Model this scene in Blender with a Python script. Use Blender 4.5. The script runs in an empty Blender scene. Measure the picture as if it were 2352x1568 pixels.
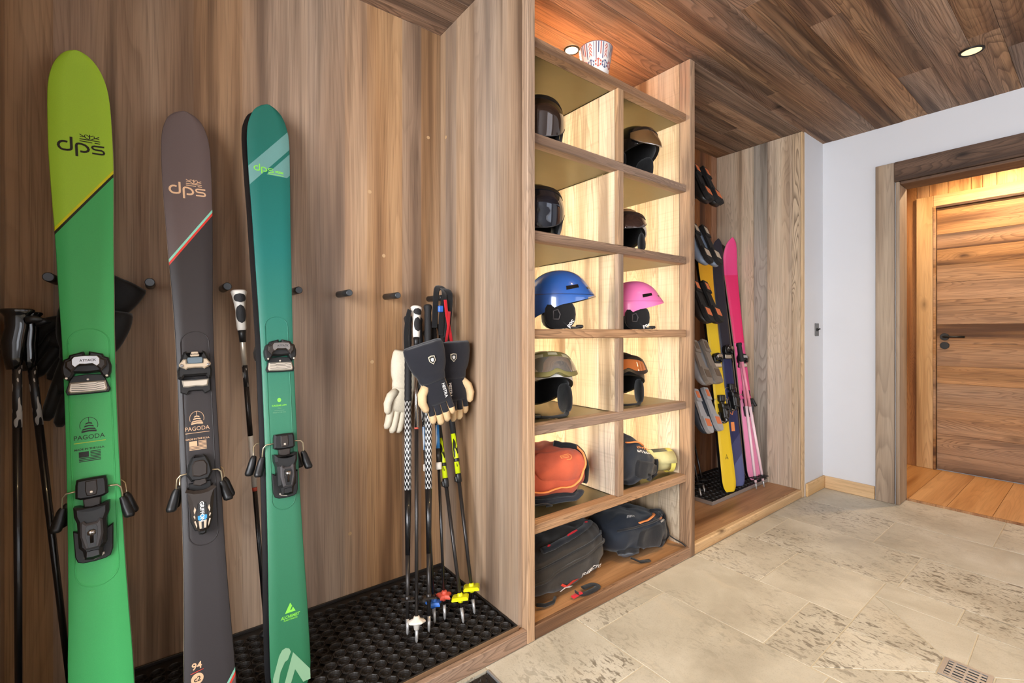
import bpy, math, random
from math import sin, cos, pi, radians, sqrt, exp
from mathutils import Vector, Matrix, noise

# ---------------------------------------------------------------- camera, world, lights, exposure
scene = bpy.context.scene
COL = scene.collection
cam_data = bpy.data.cameras.new('camera')
cam_data.sensor_width = 36.0
cam_data.lens = 16.225
cam_data.shift_y = -0.00874
cam_data.clip_start = 0.05
camera = bpy.data.objects.new('camera', cam_data)
camera.location = (0, 0, 1.1)
camera.rotation_euler = (pi/2, 0, 0.9147 - pi/2)
COL.objects.link(camera)
scene.camera = camera
scene.view_settings.view_transform = 'Standard'
scene.view_settings.look = 'None'
scene.view_settings.gamma = 1.0
scene.view_settings.use_curve_mapping = False
scene.view_settings.exposure = 0.40
scene.cycles.max_bounces = 5
scene.cycles.use_light_tree = False
scene.cycles.adaptive_threshold = .03
scene.cycles.diffuse_bounces = 4
scene.cycles.glossy_bounces = 3
scene.cycles.transmission_bounces = 2
scene.cycles.caustics_reflective = False
scene.cycles.caustics_refractive = False

world = bpy.data.worlds.new('world')
scene.world = world
world.use_nodes = True
bg = world.node_tree.nodes['Background']
bg.inputs[0].default_value = (0.72, 0.82, 1.0, 1)
bg.inputs[1].default_value = 1.0

def blackbody(k):
    t = {2300: (1.0, .50, .17), 2700: (1.0, .71, .35), 3000: (1.0, .70, .42), 3500: (1.0, .79, .56), 4000: (1.0, .86, .70), 6500: (.93, .96, 1.0), 8000: (.80, .88, 1.0)}
    return t[k]

def area_light(name, loc, rot, sx, sy, power, color):
    d = bpy.data.lights.new(name, 'AREA')
    d.shape = 'RECTANGLE'; d.size = sx; d.size_y = sy; d.energy = power; d.color = color
    o = bpy.data.objects.new(name, d); o.location = loc; o.rotation_euler = rot
    COL.objects.link(o); return o

def spot_light(name, loc, power, color, angle=100, blend=.7, radius=.03, rot=(0, 0, 0)):
    d = bpy.data.lights.new(name, 'SPOT')
    d.energy = power; d.color = color; d.spot_size = radians(angle); d.spot_blend = blend; d.shadow_soft_size = radius
    o = bpy.data.objects.new(name, d); o.location = loc; o.rotation_euler = rot
    COL.objects.link(o); return o

# daylight through the two windows behind the camera
area_light('window_daylight', (-1.47, -.20, 1.42), (0, -pi/2, 0), 1.45, 1.8, 128, blackbody(6500))
area_light('window_daylight', (2.3, -1.97, 1.40), (pi/2, 0, 0), 1.7, 1.4, 15, blackbody(6500))

# ---------------------------------------------------------------- mesh helpers
class MB:
    """collects geometry; build() links it as one mesh object"""
    def __init__(s):
        s.v = []; s.f = []; s.m = []; s.sm = []
    def add(s, vs, fs, M=None, mat=0, smooth=False):
        o = len(s.v)
        if M is not None: vs = [M @ Vector(p) for p in vs]
        s.v += [tuple(p) for p in vs]
        for f in fs:
            s.f.append(tuple(i + o for i in f)); s.m.append(mat); s.sm.append(smooth)
        return s
    def box(s, x0, x1, y0, y1, z0, z1, c=0.0, M=None, mat=0):
        if c <= 0:
            vs = [(x, y, z) for z in (z0, z1) for y in (y0, y1) for x in (x0, x1)]
            fs = [(0, 2, 3, 1), (4, 5, 7, 6), (0, 1, 5, 4), (2, 6, 7, 3), (0, 4, 6, 2), (1, 3, 7, 5)]
            return s.add(vs, fs, M, mat)
        vs = []; idx = {}
        X = (x0, x1); Y = (y0, y1); Z = (z0, z1)
        for i in (0, 1):
            for j in (0, 1):
                for k in (0, 1):
                    dx = c if i == 0 else -c; dy = c if j == 0 else -c; dz = c if k == 0 else -c
                    idx[i, j, k, 'x'] = len(vs); vs.append((X[i], Y[j] + dy, Z[k] + dz))
                    idx[i, j, k, 'y'] = len(vs); vs.append((X[i] + dx, Y[j], Z[k] + dz))
                    idx[i, j, k, 'z'] = len(vs); vs.append((X[i] + dx, Y[j] + dy, Z[k]))
        fs = []
        q = lambda *a: [idx[t] for t in a]
        for i in (0, 1):
            a = q((i, 0, 0, 'x'), (i, 1, 0, 'x'), (i, 1, 1, 'x'), (i, 0, 1, 'x')); fs.append(tuple(a if i else a[::-1]))
            a = q((0, i, 0, 'y'), (1, i, 0, 'y'), (1, i, 1, 'y'), (0, i, 1, 'y')); fs.append(tuple(a[::-1] if i else a))
            a = q((0, 0, i, 'z'), (1, 0, i, 'z'), (1, 1, i, 'z'), (0, 1, i, 'z')); fs.append(tuple(a if i else a[::-1]))
        cx, cy, cz = (x0 + x1)/2, (y0 + y1)/2, (z0 + z1)/2
        def orient(f):
            a, b, d = [Vector(vs[t]) for t in f[:3]]
            n = (b - a).cross(d - a)
            ctr = sum((Vector(vs[t]) for t in f), Vector())/len(f) - Vector((cx, cy, cz))
            return tuple(f) if n.dot(ctr) > 0 else tuple(f[::-1])
        for i in (0, 1):
            for j in (0, 1):
                fs.append(orient(q((i, j, 0, 'x'), (i, j, 1, 'x'), (i, j, 1, 'y'), (i, j, 0, 'y'))))
                fs.append(orient(q((i, 0, j, 'x'), (i, 1, j, 'x'), (i, 1, j, 'z'), (i, 0, j, 'z'))))
                fs.append(orient(q((0, i, j, 'y'), (1, i, j, 'y'), (1, i, j, 'z'), (0, i, j, 'z'))))
                for k in (0, 1):
                    fs.append(orient(q((i, j, k, 'x'), (i, j, k, 'y'), (i, j, k, 'z'))))
        return s.add(vs, fs, M, mat)
    def loft(s, rings, M=None, mat=0, smooth=True, cap0=True, cap1=True, closed=True):
        n = len(rings[0]); vs = [p for r in rings for p in r]; fs = []
        for i in range(len(rings) - 1):
            for j in range(n if closed else n - 1):
                k = (j + 1) % n
                fs.append((i*n + j, i*n + k, (i + 1)*n + k, (i + 1)*n + j))
        s.add(vs, fs, M, mat, smooth)
        o = len(s.v) - len(vs)
        if cap0 and closed: s.f.append(tuple(o + j for j in range(n))[::-1]); s.m.append(mat); s.sm.append(False)
        if cap1 and closed: s.f.append(tuple(o + (len(rings) - 1)*n + j for j in range(n))); s.m.append(mat); s.sm.append(False)
        return s
    def lathe(s, prof, n=24, M=None, mat=0, smooth=True, cap=True):
        """prof: [(r, z)] from bottom to top about local Z"""
        rings = [[(r*cos(2*pi*j/n), r*sin(2*pi*j/n), z) for j in range(n)] for r, z in prof]
        return s.loft(rings, M, mat, smooth, cap, cap)
    def tube(s, path, rad, n=8, M=None, mat=0, cap=True, flat=None):
        """round tube along a path; rad is a number or list; flat=(a,b) scales the two cross axes"""
        P = [Vector(p) for p in path]; R = list(rad) if isinstance(rad, (list, tuple)) else [rad]*len(P)
        if flat is not None and 4 <= len(P) < 16:      # straps bend smoothly
            Q = []; S_ = []; m = len(P)
            for i in range(m - 1):
                a, b, c, d = P[max(i - 1, 0)], P[i], P[i + 1], P[min(i + 2, m - 1)]
                for k in range(5):
                    t = k/5
                    Q.append(.5*((2*b) + (c - a)*t + (2*a - 5*b + 4*c - d)*t*t + (3*b - a - 3*c + d)*t**3)); S_.append(R[i] + (R[i + 1] - R[i])*t)
            P, R = Q + [P[-1]], S_ + [R[-1]]
        rings = []; up = None
        for i, p in enumerate(P):
            t = (P[min(i + 1, len(P) - 1)] - P[max(i - 1, 0)])
            if t.length < 1e-9: t = Vector((0, 0, 1))
            t.normalize()
            if up is None:
                up = Vector((0, 0, 1)) if abs(t.z) < .9 else Vector((0, 1, 0))
            a = t.cross(up)
            if a.length < 1e-6: a = t.cross(Vector((1, 0, 0)))
            a.normalize(); b = a.cross(t).normalized(); up = b
            fa, fb = flat or (1, 1)
            rings.append([p + (a*cos(2*pi*j/n)*fa + b*sin(2*pi*j/n)*fb)*R[i] for j in range(n)])
        rings = [r[::-1] for r in rings]
        return s.loft(rings, M, mat, True, cap, cap)
    def prism(s, poly, y0, y1, M=None, mat=0, c=0.0, smooth=False):
        """polygon given in x,z (counter-clockwise seen from -y); extruded from y0 (front) to y1 (back); c chamfers the front"""
        a = sum(poly[i][0]*poly[(i + 1) % len(poly)][1] - poly[(i + 1) % len(poly)][0]*poly[i][1] for i in range(len(poly)))
        if a < 0: poly = poly[::-1]
        n = len(poly)
        rings = [[(x, y1, z) for x, z in poly]]
        if c > 0:
            cx = sum(p[0] for p in poly)/n; cz = sum(p[1] for p in poly)/n
            ins = []
            for i in range(n):
                p0 = Vector(poly[i - 1]); p1 = Vector(poly[i]); p2 = Vector(poly[(i + 1) % n])
                d1 = (p1 - p0).normalized(); d2 = (p2 - p1).normalized()
                n1 = Vector((-d1.y, d1.x)); n2 = Vector((-d2.y, d2.x)); b = n1 + n2
                if b.length < 1e-6: b = n1
                b.normalize(); k = min(c/max(.35, b.dot(n1)), 2*c)
                q = p1 + b*k; ins.append((q.x, q.y))
            rings += [[(x, y0 + c, z) for x, z in poly], [(x, y0, z) for x, z in ins]]
        else:
            rings += [[(x, y0, z) for x, z in poly]]
        return s.loft(rings, M, mat, smooth, True, True)
    def ribbon(s, path, w, M=None, mat=0, closed=False, fn=None):
        """flat stroke in the x,z plane at y=0; fn maps (x, z) to a 3D point"""
        P = [Vector(p) for p in path]; n = len(P); L = []; Rr = []
        for i in range(n):
            a = P[(i - 1) % n] if (closed or i > 0) else P[i]; b = P[(i + 1) % n] if (closed or i < n - 1) else P[i]
            t = (b - a)
            if t.length < 1e-9: t = Vector((1, 0))
            t.normalize(); nn = Vector((-t.y, t.x))
            L.append(P[i] + nn*w/2); Rr.append(P[i] - nn*w/2)
        fn = fn or (lambda x, z: (x, 0, z))
        vs = [fn(p.x, p.y) for p in L] + [fn(p.x, p.y) for p in Rr]
        fs = []
        for i in range(n if closed else n - 1):
            k = (i + 1) % n
            fs.append((n + i, n + k, k, i))
        return s.add(vs, fs, M, mat)
    def poly(s, pts, M=None, mat=0, fn=None):
        a = sum(pts[i][0]*pts[(i + 1) % len(pts)][1] - pts[(i + 1) % len(pts)][0]*pts[i][1] for i in range(len(pts)))
        if a < 0: pts = pts[::-1]
        fn = fn or (lambda x, z: (x, 0, z))
        return s.add([fn(x, z) for x, z in pts], [tuple(range(len(pts)))], M, mat)
    def build(s, name, mats, parent=None, M=None, world=False):
        me = bpy.data.meshes.new(name)
        vs = s.v
        if world and parent is not None:
            inv = parent.matrix_basis.inverted(); vs = [tuple(inv @ Vector(p)) for p in vs]
        me.from_pydata(vs, [], s.f)
        if not isinstance(mats, (list, tuple)): mats = [mats]
        for m in mats: me.materials.append(m)
        me.polygons.foreach_set('material_index', s.m)
        me.polygons.foreach_set('use_smooth', s.sm)
        me.update()
        o = bpy.data.objects.new(name, me)
        COL.objects.link(o)
        if M is not None: o.matrix_basis = M
        if parent is not None: o.parent = parent
        return o

def frame(o, x, y, z):
    M = Matrix.Identity(4)
    for i, a in enumerate((x, y, z)):
        a = Vector(a)
        for r in range(3): M[r][i] = a[r]
    for r in range(3): M[r][3] = o[r]
    return M
def T(x, y, z): return Matrix.Translation((x, y, z))
def RZ(a): return Matrix.Rotation(a, 4, 'Z')
def RX(a): return Matrix.Rotation(a, 4, 'X')
def RY(a): return Matrix.Rotation(a, 4, 'Y')
def SC(x, y, z): return Matrix.Diagonal((x, y, z, 1))

def tag(o, label, cat=None, group=None, kind=None):
    if label: o['label'] = label
    if cat: o['category'] = cat
    if group: o['group'] = group
    if kind: o['kind'] = kind
    return o
def thing(name, label, cat, M=None, group=None):
    o = bpy.data.objects.new(name, None); o.empty_display_size = .05
    COL.objects.link(o)
    if M is not None: o.matrix_basis = M if isinstance(M, Matrix) else T(*M)
    return tag(o, label, cat, group)
def struct(name, kind='structure', label=None):
    o = bpy.data.objects.new(name, None); o.empty_display_size = .05
    COL.objects.link(o); o['kind'] = kind
    if label: o['label'] = label
    return o

def text_mesh(body, size, font_bold=False, shear=0, spacing=1.0):
    """returns (verts2d, faces) of flat lettering, left-bottom at 0,0 ; size = cap height-ish"""
    cu = bpy.data.curves.new('lettering', 'FONT'); cu.body = body; cu.size = size; cu.shear = shear
    cu.space_character = spacing; cu.resolution_u = 3
    if font_bold: cu.offset = size*0.022
    ob = bpy.data.objects.new('lettering', cu); COL.objects.link(ob)
    dg = bpy.context.evaluated_depsgraph_get()
    me = bpy.data.meshes.new_from_object(ob.evaluated_get(dg))
    vs = [(v.co.x, v.co.y) for v in me.vertices]; fs = [tuple(p.vertices) for p in me.polygons]
    bpy.data.objects.remove(ob); bpy.data.curves.remove(cu); bpy.data.meshes.remove(me)
    return vs, fs
def add_text(mb, body, x, z, size, fn=None, M=None, mat=0, bold=False, center=True, rot=0.0, shear=0, spacing=1.0, sx=1.0):
    vs, fs = text_mesh(body, size, bold, shear, spacing)
    if not vs: return
    w = max(v[0] for v in vs)*sx; h = size*.7
    fn = fn or (lambda a, b: (a, 0, b))
    out = []
    for a, b in vs:
        a *= sx
        if center: a -= w/2; b -= h/2
        a, b = a*cos(rot) - b*sin(rot), a*sin(rot) + b*cos(rot)
        out.append(fn(x + a, z + b))
    mb.add(out, fs, M, mat)
# ---------------------------------------------------------------- materials
class NT:
    def __init__(s, name):
        s.mat = bpy.data.materials.new(name); s.mat.use_nodes = True
        s.t = s.mat.node_tree; s.n = s.t.nodes; s.bsdf = s.n['Principled BSDF']
    def new(s, kind, **kw):
        nd = s.n.new(kind)
        for k, v in kw.items(): setattr(nd, k, v)
        return nd
    def link(s, a, b): s.t.links.new(a, b)
    def math(s, op, a, b=None, c=None, clamp=False):
        nd = s.new('ShaderNodeMath', operation=op); nd.use_clamp = clamp
        for i, x in enumerate((a, b, c)):
            if x is None: continue
            if isinstance(x, (int, float)): nd.inputs[i].default_value = x
            else: s.link(x, nd.inputs[i])
        return nd.outputs[0]
    def mix(s, fac, a, b, blend='MIX'):
        nd = s.new('ShaderNodeMix', data_type='RGBA', blend_type=blend)
        if isinstance(fac, (int, float)): nd.inputs[0].default_value = fac
        else: s.link(fac, nd.inputs[0])
        for i, x in ((6, a), (7, b)):
            if isinstance(x, tuple): nd.inputs[i].default_value = (*x[:3], 1)
            else: s.link(x, nd.inputs[i])
        return nd.outputs[2]
    def ramp(s, fac, stops, interp='LINEAR'):
        nd = s.new('ShaderNodeValToRGB'); cr = nd.color_ramp; cr.interpolation = interp
        while len(cr.elements) > 1: cr.elements.remove(cr.elements[-1])
        for i, (p, c) in enumerate(stops):
            e = cr.elements[0] if i == 0 else cr.elements.new(p)
            e.position = p; e.color = (*(c if isinstance(c, tuple) else (c, c, c)), 1)
        s.link(fac, nd.inputs[0]); return nd.outputs[0]
    def noise(s, vec, scale, detail=2, rough=.5, dist=0.0):
        nd = s.new('ShaderNodeTexNoise'); nd.inputs['Scale'].default_value = scale; nd.inputs['Detail'].default_value = detail
        nd.inputs['Roughness'].default_value = rough; nd.inputs['Distortion'].default_value = dist
        if vec is not None: s.link(vec, nd.inputs['Vector'])
        return nd.outputs['Fac']
    def mapping(s, vec, scale=(1, 1, 1), loc=(0, 0, 0)):
        nd = s.new('ShaderNodeMapping'); nd.inputs['Scale'].default_value = scale; nd.inputs['Location'].default_value = loc
        s.link(vec, nd.inputs['Vector']); return nd.outputs[0]
    def vmath(s, op, a, b):
        nd = s.new('ShaderNodeVectorMath', operation=op)
        for i, x in enumerate((a, b)):
            if isinstance(x, tuple): nd.inputs[i].default_value = x
            else: s.link(x, nd.inputs[i])
        return nd.outputs[0]
    def out(s, color=None, rough=.5, metal=0, spec=None, bump=None, bump_s=.2, bump_d=.01):
        b = s.bsdf
        if color is not None:
            if isinstance(color, tuple): b.inputs['Base Color'].default_value = (*color[:3], 1)
            else: s.link(color, b.inputs['Base Color'])
        if isinstance(rough, (int, float)): b.inputs['Roughness'].default_value = rough
        else: s.link(rough, b.inputs['Roughness'])
        b.inputs['Metallic'].default_value = metal
        if spec is not None: b.inputs['Specular IOR Level'].default_value = spec
        if bump is not None:
            nd = s.new('ShaderNodeBump'); nd.inputs['Strength'].default_value = bump_s; nd.inputs['Distance'].default_value = bump_d
            s.link(bump, nd.inputs['Height']); s.link(nd.outputs[0], b.inputs['Normal'])
        return s.mat

def srgb(r, g, b):
    f = lambda c: (c/255/12.92 if c/255 <= .04045 else ((c/255 + .055)/1.055)**2.4)
    return (f(r), f(g), f(b))

def obj_coord(N, rand=True):
    tc = N.new('ShaderNodeTexCoord'); v = tc.outputs['Object']
    oi = N.new('ShaderNodeObjectInfo'); r = oi.outputs['Random']
    if rand:
        cx = N.new('ShaderNodeCombineXYZ')
        N.link(N.math('MULTIPLY', r, 37.0), cx.inputs[0]); N.link(N.math('MULTIPLY', r, 53.0), cx.inputs[1]); N.link(N.math('MULTIPLY', r, 71.0), cx.inputs[2])
        v = N.vmath('ADD', v, cx.outputs[0])
    return v, r

def wood(name, dark, mid, light, axis='z', vary=.35, lines=70, warp=4.0, knots=.5, rough=.6, grey=None, fibre=.35, stave=None, bump=.25, width=.2, grey_amt=.5, crosscut=0.0, contrast=.6, streak=.0, **_):
    """procedural timber: growth lines, cathedral figure, fibres, knots, tone per board"""
    N = NT(name); v, rnd = obj_coord(N)
    al = {'x': 0, 'y': 1, 'z': 2}[axis]
    def sc(a, along):
        t = [a, a, a]; t[al] = along; return tuple(t)
    sp = N.new('ShaderNodeSeparateXYZ'); N.link(v, sp.inputs[0])
    o1, o2 = [i for i in (0, 1, 2) if i != al]
    across = N.math('ADD', sp.outputs[o1], N.math('MULTIPLY', sp.outputs[o2], .83))
    # knots
    vo = N.new('ShaderNodeTexVoronoi', feature='F1'); vo.inputs['Scale'].default_value = 1.0; vo.inputs['Randomness'].default_value = 1.0
    N.link(N.mapping(v, sc(1/width*.60, 1/width*.26)), vo.inputs['Vector'])
    kd = vo.outputs['Distance']
    keep = N.math('GREATER_THAN', N.noise(N.mapping(v, sc(1/width*.4, 1/width*.2)), 1.0, 0), .56 - .10*knots)
    kn = N.math('MULTIPLY', N.math('POWER', N.math('SUBTRACT', 1.0, N.math('DIVIDE', kd, .42), clamp=True), 2.0), keep)
    # growth lines: straight grain bent by a long slow field and round the knots
    fld = N.noise(N.mapping(v, sc(1/width, .075/width)), 1.0, 2.0, .42, .35)
    fine = N.noise(N.mapping(v, sc(22, 1.3)), 1.0, 1, .5)
    ph = N.math('ADD', N.math('MULTIPLY', across, lines*.45), N.math('MULTIPLY', fld, lines*.12*warp))
    ph = N.math('ADD', ph, N.math('MULTIPLY', kn, 5.0*knots)); ph = N.math('ADD', ph, N.math('MULTIPLY', fine, .7))
    fr = N.math('FRACT', ph)
    line = N.ramp(fr, [(.0, 0.0), (.50, .10), (.84, .85), (.90, 1.0), (1.0, 0.0)])
    mod = N.ramp(N.noise(N.mapping(v, sc(7, .8)), 1.0, 1), [(.3, .25), (.65, 1.0)])
    fib = N.noise(N.mapping(v, sc(260, 4.5)), 1.0, 1, .6)
    fib2 = N.noise(N.mapping(v, sc(55, 1.4)), 1.0, 2, .6)
    big = N.noise(N.mapping(v, sc(9.0, .55)), 1.0, 2, .55)
    col = N.ramp(big, [(.30, dark), (.44, mid), (.66, light)])
    col = N.mix(N.math('MULTIPLY', N.math('MULTIPLY', line, mod), contrast), col, dark)
    col = N.mix(N.math('MULTIPLY', N.math('SUBTRACT', fib2, .45, clamp=True), 2.4*fibre), col, dark)
    col = N.mix(N.math('MULTIPLY', N.math('SUBTRACT', fib, .5, clamp=True), 3.0*fibre), col, tuple(c*.45 for c in dark))
    if streak:
        st = N.ramp(N.noise(N.mapping(v, sc(15, .42)), 1.0, 2, .6, .4), [(.56, 0.0), (.70, 1.0)])
        col = N.mix(N.math('MULTIPLY', st, streak), col, tuple(c*.62 for c in dark))
    if grey is not None:
        gm = N.ramp(N.noise(N.mapping(v, sc(3.2, .45)), 1.0, 1), [(.40, 0.0), (.62, 1.0)])
        hs0 = N.new('ShaderNodeHueSaturation'); N.link(col, hs0.inputs['Color']); hs0.inputs['Saturation'].default_value = .45
        col = N.mix(N.math('MULTIPLY', gm, grey_amt), col, N.mix(.35, hs0.outputs[0], grey))
    if crosscut:
        ccn = N.noise(N.mapping(v, sc(1.5, 120)), 1.0, 2)
        col = N.mix(N.math('MULTIPLY', N.math('SUBTRACT', ccn, .52, clamp=True), 3*crosscut), col, dark)
    core = N.math('MULTIPLY', keep, N.ramp(kd, [(.0, 1.0), (.050, .9), (.085, .35), (.16, 0.0)]))
    col = N.mix(N.math('MULTIPLY', core, min(1.0, knots*1.35)), col, tuple(c*.38 for c in dark))
    if stave:
        tc = N.new('ShaderNodeTexCoord'); sx = N.new('ShaderNodeSeparateXYZ'); N.link(tc.outputs['Object'], sx.inputs[0])
        wob = N.math('ADD', sx.outputs[stave[0]], N.math('MULTIPLY', N.math('SINE', N.math('MULTIPLY', sx.outputs[stave[0]], 23.0)), .018))
        a = N.math('FLOOR', N.math('DIVIDE', wob, stave[1]))
        wn = N.new('ShaderNodeTexWhiteNoise', noise_dimensions='1D'); N.link(a, wn.inputs['W'])
        f = N.math('ADD', N.math('MULTIPLY', wn.outputs['Value'], .24), .88)
        hs = N.new('ShaderNodeHueSaturation'); N.link(f, hs.inputs['Value']); N.link(col, hs.inputs['Color'])
        N.link(N.math('ADD', N.math('MULTIPLY', N.math('FRACT', N.math('MULTIPLY', wn.outputs['Value'], 7.3)), .25), .85), hs.inputs['Saturation']); col = hs.outputs[0]
    hs = N.new('ShaderNodeHueSaturation')
    N.link(N.math('ADD', N.math('MULTIPLY', rnd, 2*vary), 1 - vary), hs.inputs['Value'])
    r2 = N.math('FRACT', N.math('MULTIPLY', rnd, 17.31))
    N.link(N.math('ADD', N.math('MULTIPLY', r2, .9*vary + .1), 1 - .45*vary - .05), hs.inputs['Saturation'])
    N.link(col, hs.inputs['Color'])
    h = N.math('ADD', N.math('MULTIPLY', line, -.6), N.math('MULTIPLY', fib, -.5))
    return N.out(hs.outputs[0], rough, bump=h, bump_s=bump, bump_d=.003, spec=.3)

def plain(name, c, rough=.5, metal=0.0, spec=None, noise_amt=0.0, nscale=60, bump=0.0, coat=0.0, vary=0.0):
    N = NT(name); col = c; h = None
    if noise_amt or bump:
        v, r = obj_coord(N)
        n = N.noise(v, nscale, 3, .6)
        if noise_amt:
            col = N.mix(n, tuple(x*(1 - noise_amt) for x in c), tuple(min(1, x*(1 + noise_amt)) for x in c))
        if bump: h = n
    m = N.out(col, rough, metal, spec, h, bump, .004)
    if coat: N.bsdf.inputs['Coat Weight'].default_value = coat; N.bsdf.inputs['Coat Roughness'].default_value = .06
    return m

def fabric(name, c, rough=.85, scale=900, sheen=.2, vary=.18):
    N = NT(name); v, r = obj_coord(N)
    n1 = N.noise(v, 18, 3, .6); n2 = N.noise(v, scale, 1)
    col = N.mix(n1, tuple(x*(1 - vary) for x in c), tuple(min(1, x*(1 + vary)) for x in c))
    col = N.mix(N.math('MULTIPLY', N.math('SUBTRACT', n2, .5, clamp=True), .8), col, tuple(x*.5 for x in c))
    h = N.math('ADD', N.math('MULTIPLY', n1, 1.0), N.math('MULTIPLY', n2, .12))
    m = N.out(col, rough, bump=h, bump_s=.35, bump_d=.006, spec=.25)
    N.bsdf.inputs['Sheen Weight'].default_value = sheen
    return m

def emit(name, c, strength):
    N = NT(name); b = N.bsdf
    b.inputs['Base Color'].default_value = (*c, 1); b.inputs['Emission Color'].default_value = (*c, 1); b.inputs['Emission Strength'].default_value = strength
    return N.mat

M_ = {}
M_['laminate'] = wood('oak_laminate', srgb(112, 84, 62), srgb(164, 128, 96), srgb(186, 152, 118), 'z', vary=.02, lines=120, warp=2.0, knots=.6, rough=.48, grey=srgb(150, 134, 116), fibre=.50, stave=(0, .118), bump=.12, width=.24, grey_amt=.35, contrast=.34, streak=.62)
M_['laminate_side'] = wood('oak_laminate_side', srgb(112, 86, 64), srgb(160, 128, 98), srgb(182, 152, 122), 'z', vary=.02, lines=120, warp=2.0, knots=.6, rough=.48, grey=srgb(156, 142, 126), fibre=.50, stave=(1, .110), bump=.12, width=.22, grey_amt=.45, contrast=.34, streak=.6)
M_['ceiling'] = wood('old_ceiling_timber', srgb(82, 58, 42), srgb(152, 116, 88), srgb(176, 140, 108), 'x', vary=.20, lines=90, warp=4.5, knots=.9, rough=.72, grey=srgb(126, 110, 96), fibre=.75, bump=.6, width=.17, grey_amt=.5, contrast=.7, streak=.85)
M_['larch'] = wood('pale_larch', srgb(132, 104, 76), srgb(204, 178, 144), srgb(228, 206, 174), 'z', vary=.06, lines=105, warp=4.0, knots=.8, rough=.55, grey=srgb(190, 176, 152), fibre=.40, bump=.3, width=.17, grey_amt=.35, crosscut=.25, contrast=.62, streak=.25)
M_['larch_rail'] = wood('brown_larch_rail', srgb(86, 60, 42), srgb(158, 118, 86), srgb(186, 146, 110), 'x', vary=.08, lines=150, warp=3.0, knots=.5, rough=.6, grey=srgb(166, 142, 120), fibre=.55, bump=.35, width=.10, grey_amt=.5, contrast=.75, streak=.3)
M_['larch_post'] = wood('brown_larch_post', srgb(100, 74, 54), srgb(166, 130, 98), srgb(194, 158, 124), 'z', vary=.06, lines=110, warp=2.0, knots=.4, rough=.6, grey=srgb(172, 152, 132), fibre=.5, bump=.3, width=.10, grey_amt=.5, contrast=.6)
M_['old_board'] = wood('weathered_board', srgb(120, 92, 68), srgb(206, 176, 144), srgb(224, 200, 170), 'z', vary=.09, lines=60, warp=3.2, knots=1.0, rough=.65, grey=srgb(176, 162, 146), fibre=.38, bump=.3, width=.085, grey_amt=.4, contrast=.45, streak=.45)
M_['grey_board'] = wood('grey_weathered_board', srgb(100, 88, 76), srgb(168, 156, 142), srgb(192, 180, 166), 'z', vary=.03, lines=85, warp=4.0, knots=.8, rough=.7, fibre=.4, bump=.3, width=.12, contrast=.6)
M_['figured_board'] = wood('figured_board', srgb(84, 62, 46), srgb(200, 172, 140), srgb(218, 194, 164), 'z', vary=.03, lines=42, warp=6.5, knots=1.0, rough=.65, fibre=.3, bump=.35, width=.11, contrast=.85)
M_['red_board'] = wood('reddish_back_board', srgb(84, 52, 34), srgb(146, 98, 68), srgb(172, 122, 88), 'z', vary=.2, lines=80, warp=4, knots=.6, rough=.65, fibre=.45, bump=.3, width=.13, contrast=.5)
M_['platform'] = wood('worn_platform_board', srgb(118, 84, 58), srgb(168, 126, 90), srgb(190, 148, 110), 'x', vary=.06, lines=45, warp=5, knots=.2, rough=.5, fibre=.35, bump=.15, width=.2, contrast=.3, streak=.3)
M_['honey'] = wood('honey_softwood', srgb(150, 112, 72), srgb(206, 168, 120), srgb(222, 188, 142), 'z', vary=.08, lines=80, warp=3, knots=.7, rough=.55, grey=srgb(176, 152, 124), fibre=.3, bump=.2, width=.12, grey_amt=.35, contrast=.45)
M_['honey_x'] = wood('honey_softwood_x', srgb(150, 110, 68), srgb(210, 172, 124), srgb(226, 192, 146), 'x', vary=.06, lines=80, warp=3, knots=.8, rough=.55, fibre=.3, bump=.2, width=.10, contrast=.45)
M_['honey_y'] = wood('honey_softwood_y', srgb(150, 110, 68), srgb(210, 172, 124), srgb(226, 192, 146), 'y', vary=.06, lines=80, warp=3, knots=.8, rough=.55, fibre=.3, bump=.2, width=.10, contrast=.45)
M_['casing'] = wood('grey_brown_casing', srgb(104, 82, 62), srgb(168, 140, 110), srgb(190, 162, 128), 'z', vary=.05, lines=80, warp=2, knots=.7, rough=.6, grey=srgb(146, 130, 112), fibre=.35, bump=.25, width=.13, grey_amt=.5, contrast=.5)
M_['dark_header'] = wood('dark_header', srgb(48, 34, 26), srgb(92, 68, 52), srgb(122, 94, 74), 'y', vary=.04, lines=60, warp=5, knots=.8, rough=.6, fibre=.5, bump=.3, width=.14, contrast=.6)
M_['door_board'] = wood('door_board', srgb(88, 58, 34), srgb(176, 130, 84), srgb(200, 154, 106), 'y', vary=.12, lines=60, warp=6, knots=1.0, rough=.55, grey=srgb(146, 120, 94), fibre=.45, bump=.3, width=.13, grey_amt=.4, contrast=.65, streak=.3)
M_['hall_board'] = wood('hall_wall_board', srgb(130, 84, 46), srgb(198, 150, 98), srgb(214, 172, 120), 'z', vary=.10, lines=60, warp=4, knots=.8, rough=.55, fibre=.35, bump=.25, width=.12, contrast=.4)
M_['hall_dark'] = wood('dark_larch_board', srgb(84, 48, 24), srgb(150, 100, 60), srgb(200, 150, 98), 'z', vary=.02, lines=70, warp=7, knots=.4, rough=.55, fibre=.4, bump=.3, width=.10, contrast=.6)
M_['hall_floor'] = wood('oiled_oak_floor', srgb(164, 112, 62), srgb(206, 154, 98), srgb(220, 172, 116), 'x', vary=.08, lines=40, warp=4, knots=.3, rough=.4, fibre=.25, bump=.1, width=.2, contrast=.25)

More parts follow.
